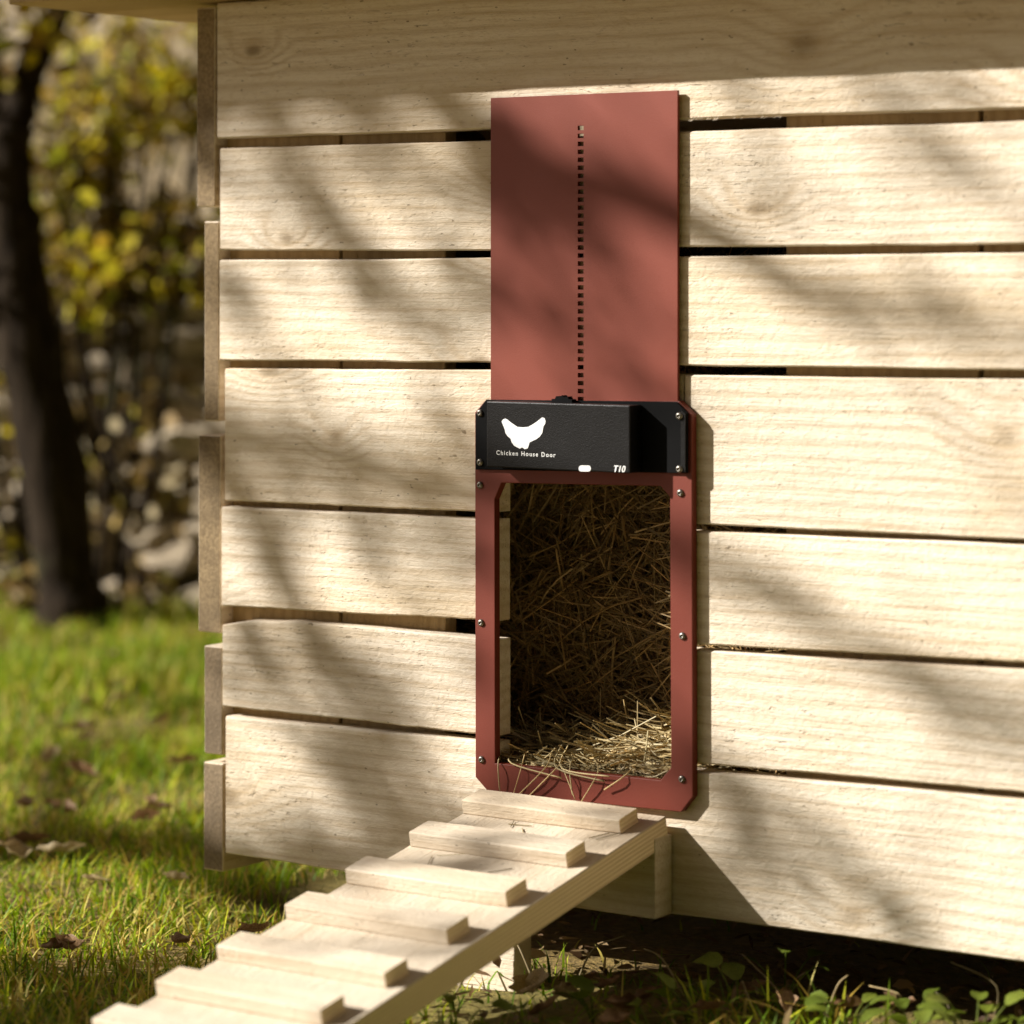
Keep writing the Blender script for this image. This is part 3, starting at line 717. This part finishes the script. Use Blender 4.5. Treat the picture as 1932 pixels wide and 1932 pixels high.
def leaf_mesh(name, specs):
    V = []; F = []; Cc = []
    for (p, d, nrm, L, wd, c) in specs:
        s = d.cross(nrm)
        if s.length < 1e-4: continue
        s.normalize(); nn = s.cross(d).normalized(); n = len(V)
        V += [p, p + d * L * .35 + s * wd * .5 + nn * wd * .12, p + d * L * .75 + s * wd * .36 + nn * wd * .05, p + d * L - nn * wd * .15, p + d * L * .75 - s * wd * .36 + nn * wd * .05, p + d * L * .35 - s * wd * .5 + nn * wd * .12, p + d * L * .5 - nn * wd * .05]
        Cc += [c] * 7
        F += [(n, n + 1, n + 6), (n + 1, n + 2, n + 6), (n + 2, n + 3, n + 6), (n + 3, n + 4, n + 6), (n + 4, n + 5, n + 6), (n + 5, n, n + 6)]
    me = mesh(name, V, F, True)
    at = me.color_attributes.new('tint', 'FLOAT_COLOR', 'POINT'); at.data.foreach_set('color', np.array([(*c, 1) for c in Cc], dtype=np.float32).ravel())
    return me
specs = []; twigs = []
AN = np.array([a[:] for a in anchors])
gblobs = [(-40, 1800, 70, 190), (70, 1795, 70, 190), (180, 1800, 75, 210), (300, 1785, 70, 200), (400, 1765, 50, 150), (470, 1745, 40, 100), (-30, 1870, 80, 190), (120, 1860, 80, 190), (260, 1850, 80, 190), (380, 1830, 60, 120), (100, 1925, 80, 190), (260, 1915, 80, 190), (-20, 1940, 90, 190),
          (330, 1310, 50, 45), (230, 1270, 40, 30), (270, 1420, 40, 25), (340, 1510, 50, 45), (150, 1540, 40, 20), (-100, 1400, 80, 50), (330, 1220, 60, 50), (100, 1200, 60, 50)]
rblobs = [(1120, 1570, 55, 40), (1000, 1550, 50, 40), (880, 1575, 60, 50), (1050, 1640, 55, 45), (840, 1640, 55, 40), (940, 1690, 55, 40), (740, 1690, 55, 30), (620, 1770, 55, 22), (820, 1780, 50, 18), (500, 1880, 60, 20)]
blobs += [(a, b, c_, d_, 2) for a, b, c_, d_ in rblobs]
blobs += [(a, b, c_, d_, 1) for a, b, c_, d_ in gblobs]
for bi, bl_ in enumerate(blobs):
    px, py, rp_, n = bl_[:4]
    cpt = shade_pt(px, py, 4.4 + 0.4 * math.sin(bi * 2.3)) if len(bl_) == 4 else on_z(px, py, 0.10) - SUN * 4.2 if bl_[4] == 2 else shade_ground(px, py, (2.9 if py > 1700 else 4.3) + 0.2 * math.sin(bi)); R_ = rp_ / FPX * 3.1
    k = int(np.argmin(((AN - np.array(cpt[:])) ** 2).sum(1))); a = Vector(AN[k])
    twigs.append([a, (a + cpt) / 2 + Vector((0, 0, 0.02)), cpt])
    for _ in range(int(n * (0.62 if len(bl_) > 4 else (0.38 if py > 1200 else 0.52) if px < 925 else 0.5 if px < 1290 else 0.26))):
        p = cpt + rv(R_ * 0.62) + SUN * random.gauss(0, 0.10)
        L = random.uniform(0.022, 0.038); g = random.random()
        specs.append((p, rv().normalized(), rv().normalized(), L, L * 0.6, (0.10 + 0.22 * g, 0.12 + 0.08 * g, 0.02)))
link('crown', leaf_mesh('crown', specs), M['leaf'], shade)
V = []; F = []
for tw in twigs:
    m_ = tube_mesh('tw', smooth_path(tw, 3), lerp_list([0.005, 0.002], 7), 4)
    n = len(V); V += [v.co.copy() for v in m_.vertices]; F += [tuple(n + q for q in p.vertices) for p in m_.polygons]; bpy.data.meshes.remove(m_)
tws = link('twigs', mesh('twigs', V, F, True), M['bark2'], shade); tws['kind'] = 'stuff'

# ================================================================== BACKGROUND: dry-stone wall, shrubs, tree
def stone_mesh(i):
    bm = bmesh.new(); bmesh.ops.create_icosphere(bm, subdivisions=2, radius=0.5)
    for v in bm.verts:
        c = v.co; k = 0.5 / max(abs(c.x), abs(c.y), abs(c.z)); c = c.lerp(c * k, 0.45)
        v.co = c * (1 + 0.28 * mnoise.noise(c * 2.4 + Vector((i * 7.1, 0, 0))))
    me = bpy.data.meshes.new('stone'); bm.to_mesh(me); bm.free(); me.materials.append(M['stone']); return me
SM = [stone_mesh(i) for i in range(6)]
WD = Vector((1, 0, 0)); WN = Vector((0, 1, 0)); WC = at_depth(190, 1150, 6.3); WC.z = 0; base = WC.copy()
swall = thing('stone_wall', 'tumbled dry stone wall behind the lawn, half hidden by autumn shrubs', 'wall', tuple(base))
rowz = 0.0; nst = 0
while rowz < 0.86:
    hgt = random.uniform(0.055, 0.10); u = -0.95
    while u < 0.75:
        wd = random.uniform(0.05, 0.15)
        topcut = 0.95 if u < -0.05 else 0.72 + 0.1 * mnoise.noise(Vector((u * 2, 0, 0)))
        if rowz < topcut and nst < 300:
            p = WC + WN * (random.uniform(-.05, .05) + rowz * 0.12) + WD * (u + wd / 2)
            o = link('stone', SM[nst % 6], None, swall, (p.x, p.y, rowz + hgt / 2 + random.uniform(-.012, .012)), (random.uniform(-.25, .25), random.uniform(-.25, .25), random.uniform(-.5, .5)))
            o.scale = (wd * 1.0, random.uniform(0.14, 0.22), hgt * 1.05); nst += 1
        u += wd * 1.04
    rowz += hgt * 0.93
# packed rubble and earth inside the wall
V = []; F = []
for j in range(12):
    for i in range(50):
        u = -1.45 + 2.8 * i / 49; z = -0.05 + 0.74 * j / 11
        p = WC + WN * (0.13 + 0.05 * mnoise.noise(Vector((u * 8, z * 8, 0))) + z * 0.12) + WD * u; V.append((p.x, p.y, z))
for j in range(11):
    for i in range(49):
        a = j * 50 + i; F.append((a, a + 1, a + 51, a + 50))
rb = link('rubble_core', mesh('rubble_core', V, F), M['soil'], swall); rb.modifiers.new('t', 'SOLIDIFY').thickness = 0.25
rb['kind'] = 'stuff'

def shrub(name, label, cat, centre_px, depth, rx_, rz_, ry_, n, cols, lsz, group=None, stems=6):
    c = at_depth(*centre_px, depth); root = thing(name, label, cat, (c.x, c.y, 0.0), group)
    sp_ = []; 
    for _ in range(n):
        v = rv().normalized() * random.random() ** 0.45
        p = c + RGT * v.x * rx_ + FWD * v.y * ry_ + UPV * v.z * rz_
        if mnoise.noise(p * 5.0) < -0.12: continue
        k = random.choice(cols); b_ = random.uniform(0.7, 1.25); L = lsz * random.uniform(0.6, 1.3)
        sp_.append((p, rv().normalized(), rv().normalized(), L, L * .65, tuple(q * b_ for q in k)))
    link('foliage', leaf_mesh('foliage', sp_), M['leaf'], root)
    for s_ in range(stems):
        tip = c + RGT * random.uniform(-1, 1) * rx_ * .8 + UPV * random.uniform(-.2, .9) * rz_ + FWD * random.uniform(-.5, .5) * ry_
        b0 = Vector((c.x, c.y, -0.02)) + RGT * random.uniform(-.15, .15)
        pth = smooth_path([b0, b0.lerp(tip, .5) + rv(0.04), tip], 4)
        link('stem', tube_mesh('stem', pth, lerp_list([0.010, 0.003], len(pth)), 5), M['bark'], root)
    return root
YEL = [(0.75, 0.60, 0.02), (0.60, 0.52, 0.03), (0.42, 0.36, 0.02), (0.32, 0.34, 0.02), (0.46, 0.30, 0.03)]
BRN = [(0.20, 0.13, 0.05), (0.28, 0.19, 0.06), (0.34, 0.28, 0.06), (0.14, 0.10, 0.04), (0.55, 0.47, 0.30)]
shrub('yellow_shrub', 'yellow leaved autumn shrub in front of the stone wall beside coop corner', 'shrub', (300, 400), 6.15, 0.23, 0.34, 0.16, 1500, YEL + BRN[:4], 0.042)
shrub('golden_shrub', 'golden brown shrub against the stone wall just right of dark trunk', 'shrub', (150, 330), 6.25, 0.20, 0.36, 0.14, 1100, YEL[1:] + BRN + [(0.6, 0.5, 0.3)], 0.042)
shrub('brown_shrub', 'thin brown shrub low against the stone wall, almost bare', 'shrub', (290, 900), 6.2, 0.24, 0.36, 0.12, 520, [(0.30, 0.20, 0.07), (0.40, 0.28, 0.08), (0.46, 0.38, 0.06), (0.62, 0.52, 0.32)], 0.040, stems=12)
shrub('russet_shrub', 'russet twiggy shrub at the left edge behind the dark trunk', 'shrub', (-40, 700), 6.3, 0.18, 0.55, 0.14, 700, BRN + YEL[:2], 0.040, stems=9)
shrub('pale_shrub', 'pale dry shrub on the slope above the stone wall', 'shrub', (200, 190), 8.2, 0.50, 0.24, 0.3, 900, BRN[3:] + [(0.45, 0.37, 0.24), (0.38, 0.30, 0.17)], 0.05)
shrub('undergrowth', 'dark brown undergrowth round the foot of the leaning trunk', 'shrub', (150, 1090), 6.0, 0.20, 0.09, 0.12, 420, [(0.16, 0.10, 0.04), (0.24, 0.16, 0.05), (0.20, 0.18, 0.03), (0.32, 0.22, 0.08)], 0.036, stems=8)
shrub('hazel_bush', 'tall golden bush high up behind the stone wall, under the eave', 'shrub', (260, 130), 7.2, 0.26, 0.24, 0.2, 520, YEL[1:] + BRN[:3], 0.042)
# dark leaning tree
tb = at_depth(135, 1140, 5.9)
btree = thing('garden_tree', 'dark leaning tree trunk out of focus at the left edge of lawn', 'tree', (tb.x, tb.y, 0))
ctr = [(140, 1180), (128, 1080), (95, 880), (62, 680), (30, 480), (18, 330), (22, 240)]
pth = smooth_path([at_depth(a, b, 5.9) for a, b in ctr], 5)
link('trunk', tube_mesh('trunk', pth, lerp_list([0.085, 0.062, 0.068, 0.066, 0.058, 0.048, 0.045], len(pth)), 14, 0.25, 9), M['bark'], btree)
for i, (tr, rr) in enumerate([([(22, 250), (60, 120), (110, 20), (170, -120), (260, -320), (330, -520)], (0.04, 0.034, 0.028, 0.022, 0.016, 0.008)), ([(20, 260), (-60, 60), (-160, -160), (-220, -420)], (0.04, 0.033, 0.025, 0.012)), ([(110, 20), (90, -140), (40, -400)], (0.02, 0.015, 0.008)), ([(40, 560), (-60, 430), (-200, 330), (-380, 200)], (0.035, 0.03, 0.02, 0.01))]):
    pth = smooth_path([at_depth(a, b, 5.9 + 0.12 * math.sin(i * 2 + k)) for k, (a, b) in enumerate(tr)], 5)
    link('limb', tube_mesh('limb', pth, lerp_list(list(rr), len(pth)), 9, 0.2, i), M['bark'], btree)
sp_ = []
for (px, py, R_, n) in [(20, 30, 0.10, 60), (-150, -150, 0.35, 260), (120, -330, 0.4, 320), (330, -560, 0.4, 300), (-260, -500, 0.45, 300), (-350, 180, 0.3, 200), (10, -650, 0.5, 350), (95, 60, 0.06, 16)]:
    cc = at_depth(px, py, 5.9)
    for _ in range(n):
        k = random.choice(YEL + BRN[:3]); L = random.uniform(0.03, 0.06)
        sp_.append((cc + rv(R_ * .55), rv().normalized(), rv().normalized(), L, L * .6, k))
link('crown', leaf_mesh('crown', sp_), M['leaf'], btree)

# ================================================================== LAWN
def grass_patch(name, n, sampler, label):
    P_ = sampler(n); n = len(P_)
    yawr = RNG.uniform(0, 2 * np.pi, n); L = P_[:, 2] * RNG.uniform(0.55, 1.25, n); Wd = P_[:, 3] * RNG.uniform(0.7, 1.3, n)
    lean = np.abs(RNG.normal(P_[:, 5], 0.45, n)); dirx, diry = np.cos(yawr), np.sin(yawr)
    sxv, syv = -diry, dirx
    V = np.zeros((n, 7, 3)); 
    for k, (t, wf) in enumerate([(0, 1.0), (0.38, 0.95), (0.72, 0.65)]):
        hx = L * lean * t * t * 0.8 + L * 0.05 * t; hz = L * t * (1 - 0.28 * lean * t).clip(0.15, 1)
        for s_, sg in ((0, 1), (1, -1)):
            V[:, k * 2 + s_, 0] = P_[:, 0] + dirx * hx + sg * sxv * Wd * wf * .5
            V[:, k * 2 + s_, 1] = P_[:, 1] + diry * hx + sg * syv * Wd * wf * .5
            V[:, k * 2 + s_, 2] = hz - 0.014
    V[:, 6, 0] = P_[:, 0] + dirx * L * lean * .85; V[:, 6, 1] = P_[:, 1] + diry * L * lean * .85; V[:, 6, 2] = L * (1 - 0.28 * lean).clip(0.15, 1) - 0.014
    base_ = (np.arange(n) * 7)[:, None]
    quads = np.concatenate([base_ + np.array([[0, 1, 3, 2]]), base_ + np.array([[2, 3, 5, 4]])], 1).reshape(-1, 4)
    tris = (base_ + np.array([[4, 5, 6]]))
    me = bpy.data.meshes.new(name); me.vertices.add(n * 7); me.vertices.foreach_set('co', V.reshape(-1))
    nl = quads.size + tris.size; me.loops.add(nl); me.loops.foreach_set('vertex_index', np.concatenate([quads.reshape(-1), tris.reshape(-1)]).astype(np.int32))
    npoly = len(quads) + len(tris); me.polygons.add(npoly)
    st = np.concatenate([np.arange(len(quads)) * 4, quads.size + np.arange(len(tris)) * 3]).astype(np.int32)
    me.polygons.foreach_set('loop_start', st)
    me.update(calc_edges=True); me.validate()
    pal = np.array([(0.20, 0.31, 0.006), (0.31, 0.41, 0.008), (0.11, 0.20, 0.004), (0.46, 0.47, 0.020), (0.62, 0.52, 0.13), (0.44, 0.30, 0.05)])
    dryness = P_[:, 4]
    r = RNG.random(n); idx = np.where(r < dryness, RNG.integers(3, 6, n), RNG.integers(0, 3, n))
    c = pal[idx] * RNG.uniform(0.75, 1.25, (n, 1)); c4 = np.ones((n, 7, 4), np.float32); c4[:, :, :3] = c[:, None, :]
    at = me.color_attributes.new('tint', 'FLOAT_COLOR', 'POINT'); at.data.foreach_set('color', c4.reshape(-1))
    return tag(link(name, me, M['blade']), label, 'grass', kind='stuff')
def nz2(x, y, s, o=0.0): return np.array([mnoise.noise(Vector((a * s, b * s, o))) for a, b in zip(x, y)])
def near(n):
    x = RNG.uniform(-1.5, 1.5, n); y = RNG.uniform(-1.1, 1.0, n)
    under = (x > -0.42) & (x < XR + .05) & (y > 0.03) & (y < 0.72)
    onramp = (np.abs(x - rx) < RW / 2 + 0.01) & (y < 0) & (y > -0.82)
    keep = ~(under & (RNG.random(n) > 0.04)) & ~(onramp & (y < -0.30))
    x, y = x[keep], y[keep]; m = nz2(x, y, 3.2); k = RNG.random(len(x)) < np.clip(0.8 + 0.9 * m, 0.25, 1); x, y, m = x[k], y[k], m[k]
    bare = (x > -0.05) & (x < 0.75) & (y > -0.24) & (RNG.random(len(x)) < 0.80); x, y, m = x[~bare], y[~bare], m[~bare]
    under = (x > -0.42) & (y > 0.0)
    L = np.where(under, 0.026, 0.035) + 0.016 * m; dr = np.clip(0.42 + 0.5 * nz2(x, y, 2.1, 9.0) - 0.25 * (x > 0.1), 0.1, 0.9)
    return np.stack([x, y, L, np.full(len(x), 0.0026), dr, np.full(len(x), 0.95)], 1)
def far(n):
    d = RNG.uniform(3.3, 6.6, n) ** 1.0; u = RNG.uniform(-0.42, 0.10, n)
    x = CAM.x + FWD.x * d + RGT.x * u * d; y = CAM.y + FWD.y * d + RGT.y * u * d
    k = ~((x > -0.45) & (x < XR) & (y > -0.9) & (y < 1.0)); k &= ~((x > -1.5) & (y < 1.0)); x, y, d = x[k], y[k], d[k]
    m = nz2(x, y, 2.0); k = RNG.random(len(x)) < np.clip(0.8 + 0.8 * m, 0.2, 1); x, y, m = x[k], y[k], m[k]
    return np.stack([x, y, 0.044 + 0.02 * m, np.full(len(x), 0.0042), np.clip(0.22 + 0.4 * nz2(x, y, 1.3, 4.0), 0.05, 0.7), np.full(len(x), 0.6)], 1)
def tufts(n):
    x = RNG.uniform(0.26, 0.95, n); y = RNG.uniform(-0.20, -0.02, n); m = nz2(x, y, 9.0); k = RNG.random(n) < np.clip(0.55 + 1.3 * m, 0.05, 1); x, y, m = x[k], y[k], m[k]
    return np.stack([x, y, 0.046 + 0.022 * m, np.full(len(x), 0.0028), np.full(len(x), 0.32), np.full(len(x), 1.0)], 1)
grass_patch('tufted_grass', 800, tufts, 'taller green tufts in front of the bottom board at lower right')
grass_patch('near_grass', 95000, near, 'short yellowish grass growing round the coop and ramp')
grass_patch('lawn_grass', 70000, far, 'bright green lawn stretching back to the stone wall')

# ------------------------------------------------------------------ fallen leaves
def dry_leaf(name, L, curl, sd):
    V = []; F = []; ns = 13; nw = 7
    for i in range(ns):
        t = i / (ns - 1)
        wd = L * 0.30 * (math.sin(math.pi * t ** 0.85) ** 0.85) * (1 + 0.16 * math.sin(17 * t + sd)) + L * 0.006
        for j in range(nw):
            s_ = (j / (nw - 1) - .5) * 2; th = s_ * curl * (0.7 + 0.9 * t)
            rr = wd / max(curl, 0.3)
            p = Vector(((t - .5) * L, math.sin(th) * rr, (1 - math.cos(th)) * rr * 0.9 + 0.30 * L * (t - .45) ** 2 * curl + 0.02 * L * math.cos(5 * s_)))
            V.append(p + mnoise.noise_vector(p * (4.5 / L) + Vector((sd, sd, 0))) * L * 0.07)
    for i in range(ns - 1):
        for j in range(nw - 1): a = i * nw + j; F.append((a, a + 1, a + nw + 1, a + nw))
    n = len(V); a = V[nw // 2]                      # stalk
    V += [a + Vector((0, -.008 * L, 0)), a + Vector((0, .008 * L, 0)), a + Vector((-.28 * L, .04 * L, .06 * L)), a + Vector((-.28 * L, .03 * L, .06 * L))]; F.append((n, n + 1, n + 2, n + 3))
    return mesh(name, V, F, True)
LM = [dry_leaf('fallen_leaf', 1.0, (0.9, 1.5, 0.7, 1.9, 1.2, 1.6)[k], k * 3.3) for k in range(6)]
LM2 = [m_.copy() for m_ in LM]
for m_ in LM: m_.materials.append(M['dead'])
for m_ in LM2: m_.materials.append(M['deadpale'])
ORD = ['first', 'second', 'third', 'fourth', 'fifth', 'sixth', 'seventh', 'eighth', 'ninth', 'tenth', 'eleventh', 'twelfth', 'thirteenth', 'fourteenth', 'fifteenth', 'sixteenth']
def zone(py): return ('in the blurred far part of the lawn', 'halfway up the lawn', 'on the near lawn', 'in the shaded grass beside the ramp')[0 if py < 1350 else 1 if py < 1490 else 2 if py < 1720 else 3]
lawn_leaves = [(150, 1375, 'd'), (95, 1430, 'p'), (155, 1455, 'd'), (165, 1330, 'd'), (215, 1300, 'd'), (285, 1515, 'd'), (300, 1525, 'd'), (55, 1590, 'd'), (30, 1605, 'p'), (115, 1610, 'p'), (275, 1545, 'd'), (110, 1790, 'd'), (130, 1785, 'd'), (480, 1760, 'd'), (450, 1790, 'd'), (165, 1395, 'p'), (220, 1320, 'd'), (50, 1520, 'd'), (115, 1525, 'd'), (330, 1660, 'p'), (180, 1660, 'p'), (345, 1440, 'd'), (10, 1600, 'p'), (210, 1240, 'd'), (300, 1360, 'd'), (340, 1780, 'd')]
for i, (px, py, kd) in enumerate(lawn_leaves):
    rk = sum(1 for q in lawn_leaves if q[2] == kd and zone(q[1]) == zone(py) and q[0] < px)
    p = on_z(px, py, 0.010); sz = random.uniform(0.034, 0.058)
    o = link('fallen_leaf', (LM if kd == 'd' else LM2)[i % 6], None, None, p, (random.uniform(-.3, .3), random.uniform(-.3, .3), random.uniform(0, 6.28))); o.scale = (sz, sz, sz)
    tag(o, ('dry brown leaf ' if kd == 'd' else 'pale tan dry leaf ') + zone(py) + ', ' + ORD[rk] + ' from the left', 'leaf', 'brown leaves on the lawn' if kd == 'd' else 'pale leaves on the lawn')
coop_leaves = [(1000, 1862, 'p', .085), (1065, 1880, 'p', .06), (1160, 1925, 'd', .05), (1180, 1900, 'd', .06), (1220, 1880, 'd', .05), (1340, 1905, 'd', .05), (1100, 1850, 'd', .05), (1150, 1860, 'd', .045), (1480, 1890, 'd', .05), (1600, 1900, 'd', .05), (1290, 1850, 'd', .05), (1420, 1870, 'd', .05), (1700, 1895, 'd', .045), (1030, 1905, 'd', .05)]
for i, (px, py, kd, sz) in enumerate(coop_leaves):
    p = on_z(px, py, 0.012)
    o = link('fallen_leaf', (LM if kd == 'd' else LM2)[(i + 2) % 6], None, None, p, (random.uniform(-.5, .5), random.uniform(-.5, .5), random.uniform(0, 6.28))); sz *= 0.72; o.scale = (sz, sz, sz)
    rk = sum(1 for q in coop_leaves if q[2] == 'd' and q[0] < px)
    if kd == 'd': tag(o, 'dark dead leaf on the soil under coop and ramp, ' + ORD[rk] + ' from the left', 'leaf', 'dead leaves under the coop')
    elif i == 0: tag(o, 'large pale dry leaf on the soil just right of ramp prop', 'leaf')
    else: tag(o, 'small yellowish dry leaf beside the large pale leaf under the ramp', 'leaf')

# ------------------------------------------------------------------ weeds and stalks by the coop
def weed_leaf(L, wd, sd):
    V = []; F = []; ns = 6; nw = 5
    for i in range(ns):
        t = i / (ns - 1); ww = wd * (math.sin(math.pi * (0.06 + 0.90 * t)) ** 0.6) * (1 + 0.12 * math.sin(9 * t + sd))
        for j in range(nw):
            s_ = (j / (nw - 1) - .5) * 2
            V.append(Vector((t * L, s_ * ww * .5, L * (0.25 * t - 0.35 * t * t) + abs(s_) * ww * .12)) + mnoise.noise_vector(Vector((t * 4, s_ * 2, sd))) * L * .06)
    for i in range(ns - 1):
        for j in range(nw - 1): a = i * nw + j; F.append((a, a + 1, a + nw + 1, a + nw))
    me = mesh('leaf', V, F, True); me.materials.append(M['weed']); return me
WL = [weed_leaf(1.0, random.uniform(.5, .95), k * 2.2) for k in range(5)]
def weed(px, py, h, nl, ls, label, y=None, group=None):
    p = on_z(px, py, 0.0) if y is None else on_y(px, py, y); p.z = -0.01
    root = thing('weed', label, 'plant', tuple(p), group)
    for k in range(nl):
        q = random.uniform(0, 6.28); tip = p + Vector((math.cos(q) * h * .5, math.sin(q) * h * .5, h * random.uniform(.5, 1.0)))
        pth = smooth_path([p, p.lerp(tip, .5) + Vector((0, 0, h * .12)), tip], 3)
        me = tube_mesh('stem', pth, lerp_list([0.0011, 0.0007], len(pth)), 5); link('stem', me, M['weed'], root)
        o = link('leaf', WL[(k + nl) % 5], None, root, tip, (random.uniform(-.4, .4), random.uniform(-.5, .2), q + random.uniform(-.5, .5))); z = ls * random.uniform(.7, 1.2); o.scale = (z, z, z)
weed(1395, 1905, 0.05, 2, 0.038, 'small weed with a round green leaf under the coop')
weed(1300, 1915, 0.035, 5, 0.026, 'low leafy weed in the soil right of the pale dry leaf')
weed(1120, 1915, 0.028, 5, 0.028, 'flat green weed in the shade below the ramp')
weed(1480, 1880, 0.06, 4, 0.022, 'spindly weed in the dark gap beneath the bottom board')
weed(1600, 1935, 0.04, 8, 0.022, 'bushy green weed at the foot of bottom board, lower right', -0.06)
weed(1720, 1935, 0.045, 8, 0.026, 'sunlit crinkled weed at the bottom edge, left of taller one', -0.05)
weed(1840, 1935, 0.055, 8, 0.026, 'tall bright weed at lower right corner by the coop', -0.06)
weed(1915, 1935, 0.05, 8, 0.024, 'bright weed at the far lower right corner', -0.08)
weed(860, 1900, 0.03, 6, 0.016, 'tuft of small green leaves beside the ramp prop')
weed(1000, 1935, 0.03, 6, 0.022, 'dark green weed at bottom edge below the ramp')
weed(1230, 1940, 0.03, 6, 0.024, 'dim green weed at bottom edge under the ledger')
# bent dry stalks
stalks = [((1090, 1850), (1120, 1790), (1180, 1765)), ((1010, 1860), (985, 1800), (975, 1780)), ((1870, 1935), (1880, 1860), (1770 + 25, 1815)), ((1500, 1905), (1450, 1850), (1400, 1800)), ((1560, 1915), (1580, 1860), (1600, 1840)), ((1290, 1880), (1250, 1810), (1215, 1790)), ((1800, 1935), (1790, 1900), (1760, 1865)), ((850, 1890), (880, 1840), (905, 1800)), ((790, 1890), (770, 1850), (765, 1830)), ((1430, 1920), (1415, 1890), (1400, 1850)), ((1660, 1925), (1700, 1880), (1640, 1860)), ((1200, 1880), (1270, 1868), (1330, 1850))]
for i, (a, b, c_) in enumerate(sorted(stalks)):
    z0 = on_z(a[0], a[1], 0.0); yy = z0.y
    pth = smooth_path([z0, on_y(b[0], b[1], yy + 0.005), on_y(c_[0], c_[1], yy + 0.01)], 5)
    me = tube_mesh('dry_stalk', pth, lerp_list([0.0012, 0.0007], len(pth)), 5)
    at = me.color_attributes.new('tint', 'FLOAT_COLOR', 'POINT'); c = scol(random.uniform(.5, .9)); at.data.foreach_set('color', [*c, 1] * len(me.vertices))
    tag(link('dry_stalk', me, M['straw']), 'bent dry grass stalk under the coop, ' + ORD[i] + ' from the ramp side', 'stalk', 'dry stalks under the coop')

# leaf crumbs and twigs on the bare soil by the coop, too small to tell apart
sp_ = []
for _ in range(900):
    x = random.uniform(-0.12, 0.95); y = random.uniform(-0.30, 0.30); L = random.uniform(0.008, 0.026)
    if abs(x - rx) < RW / 2 and y < -0.30: continue
    d = Vector((random.gauss(0, 1), random.gauss(0, 1), random.gauss(0, .25))).normalized(); c = random.choice([(0.20, 0.12, 0.06), (0.12, 0.07, 0.035), (0.34, 0.24, 0.12), (0.26, 0.17, 0.08)])
    sp_.append((Vector((x, y, random.uniform(0.0, 0.014))), d, Vector((random.gauss(0, .4), random.gauss(0, .4), 1)), L, L * random.uniform(.12, .6), c))
tag(link('leaf_litter', leaf_mesh('leaf_litter', sp_), M['leaf']), 'brown leaf crumbs littering the bare soil under the coop edge', 'litter', kind='stuff')
# a few bits of straw trodden onto the ramp
specs = []
for _ in range(26):
    p = rp(random.uniform(-.08, .08), random.uniform(0.01, 0.22), 0.0012); q = random.uniform(0, 6.28); d = Vector((math.cos(q), math.sin(q) * math.cos(RANG), math.sin(q) * math.sin(RANG)))
    specs.append((p, d, random.uniform(.008, .035), Vector((0, 0, 0.02)), scol(random.uniform(.5, 1.0))))
tag(link('straw_bits', strands('straw_bits', specs, M['straw'], 0.0007, 0.0013), None), 'short bits of straw scattered on the top of the ramp', 'straw', kind='stuff')
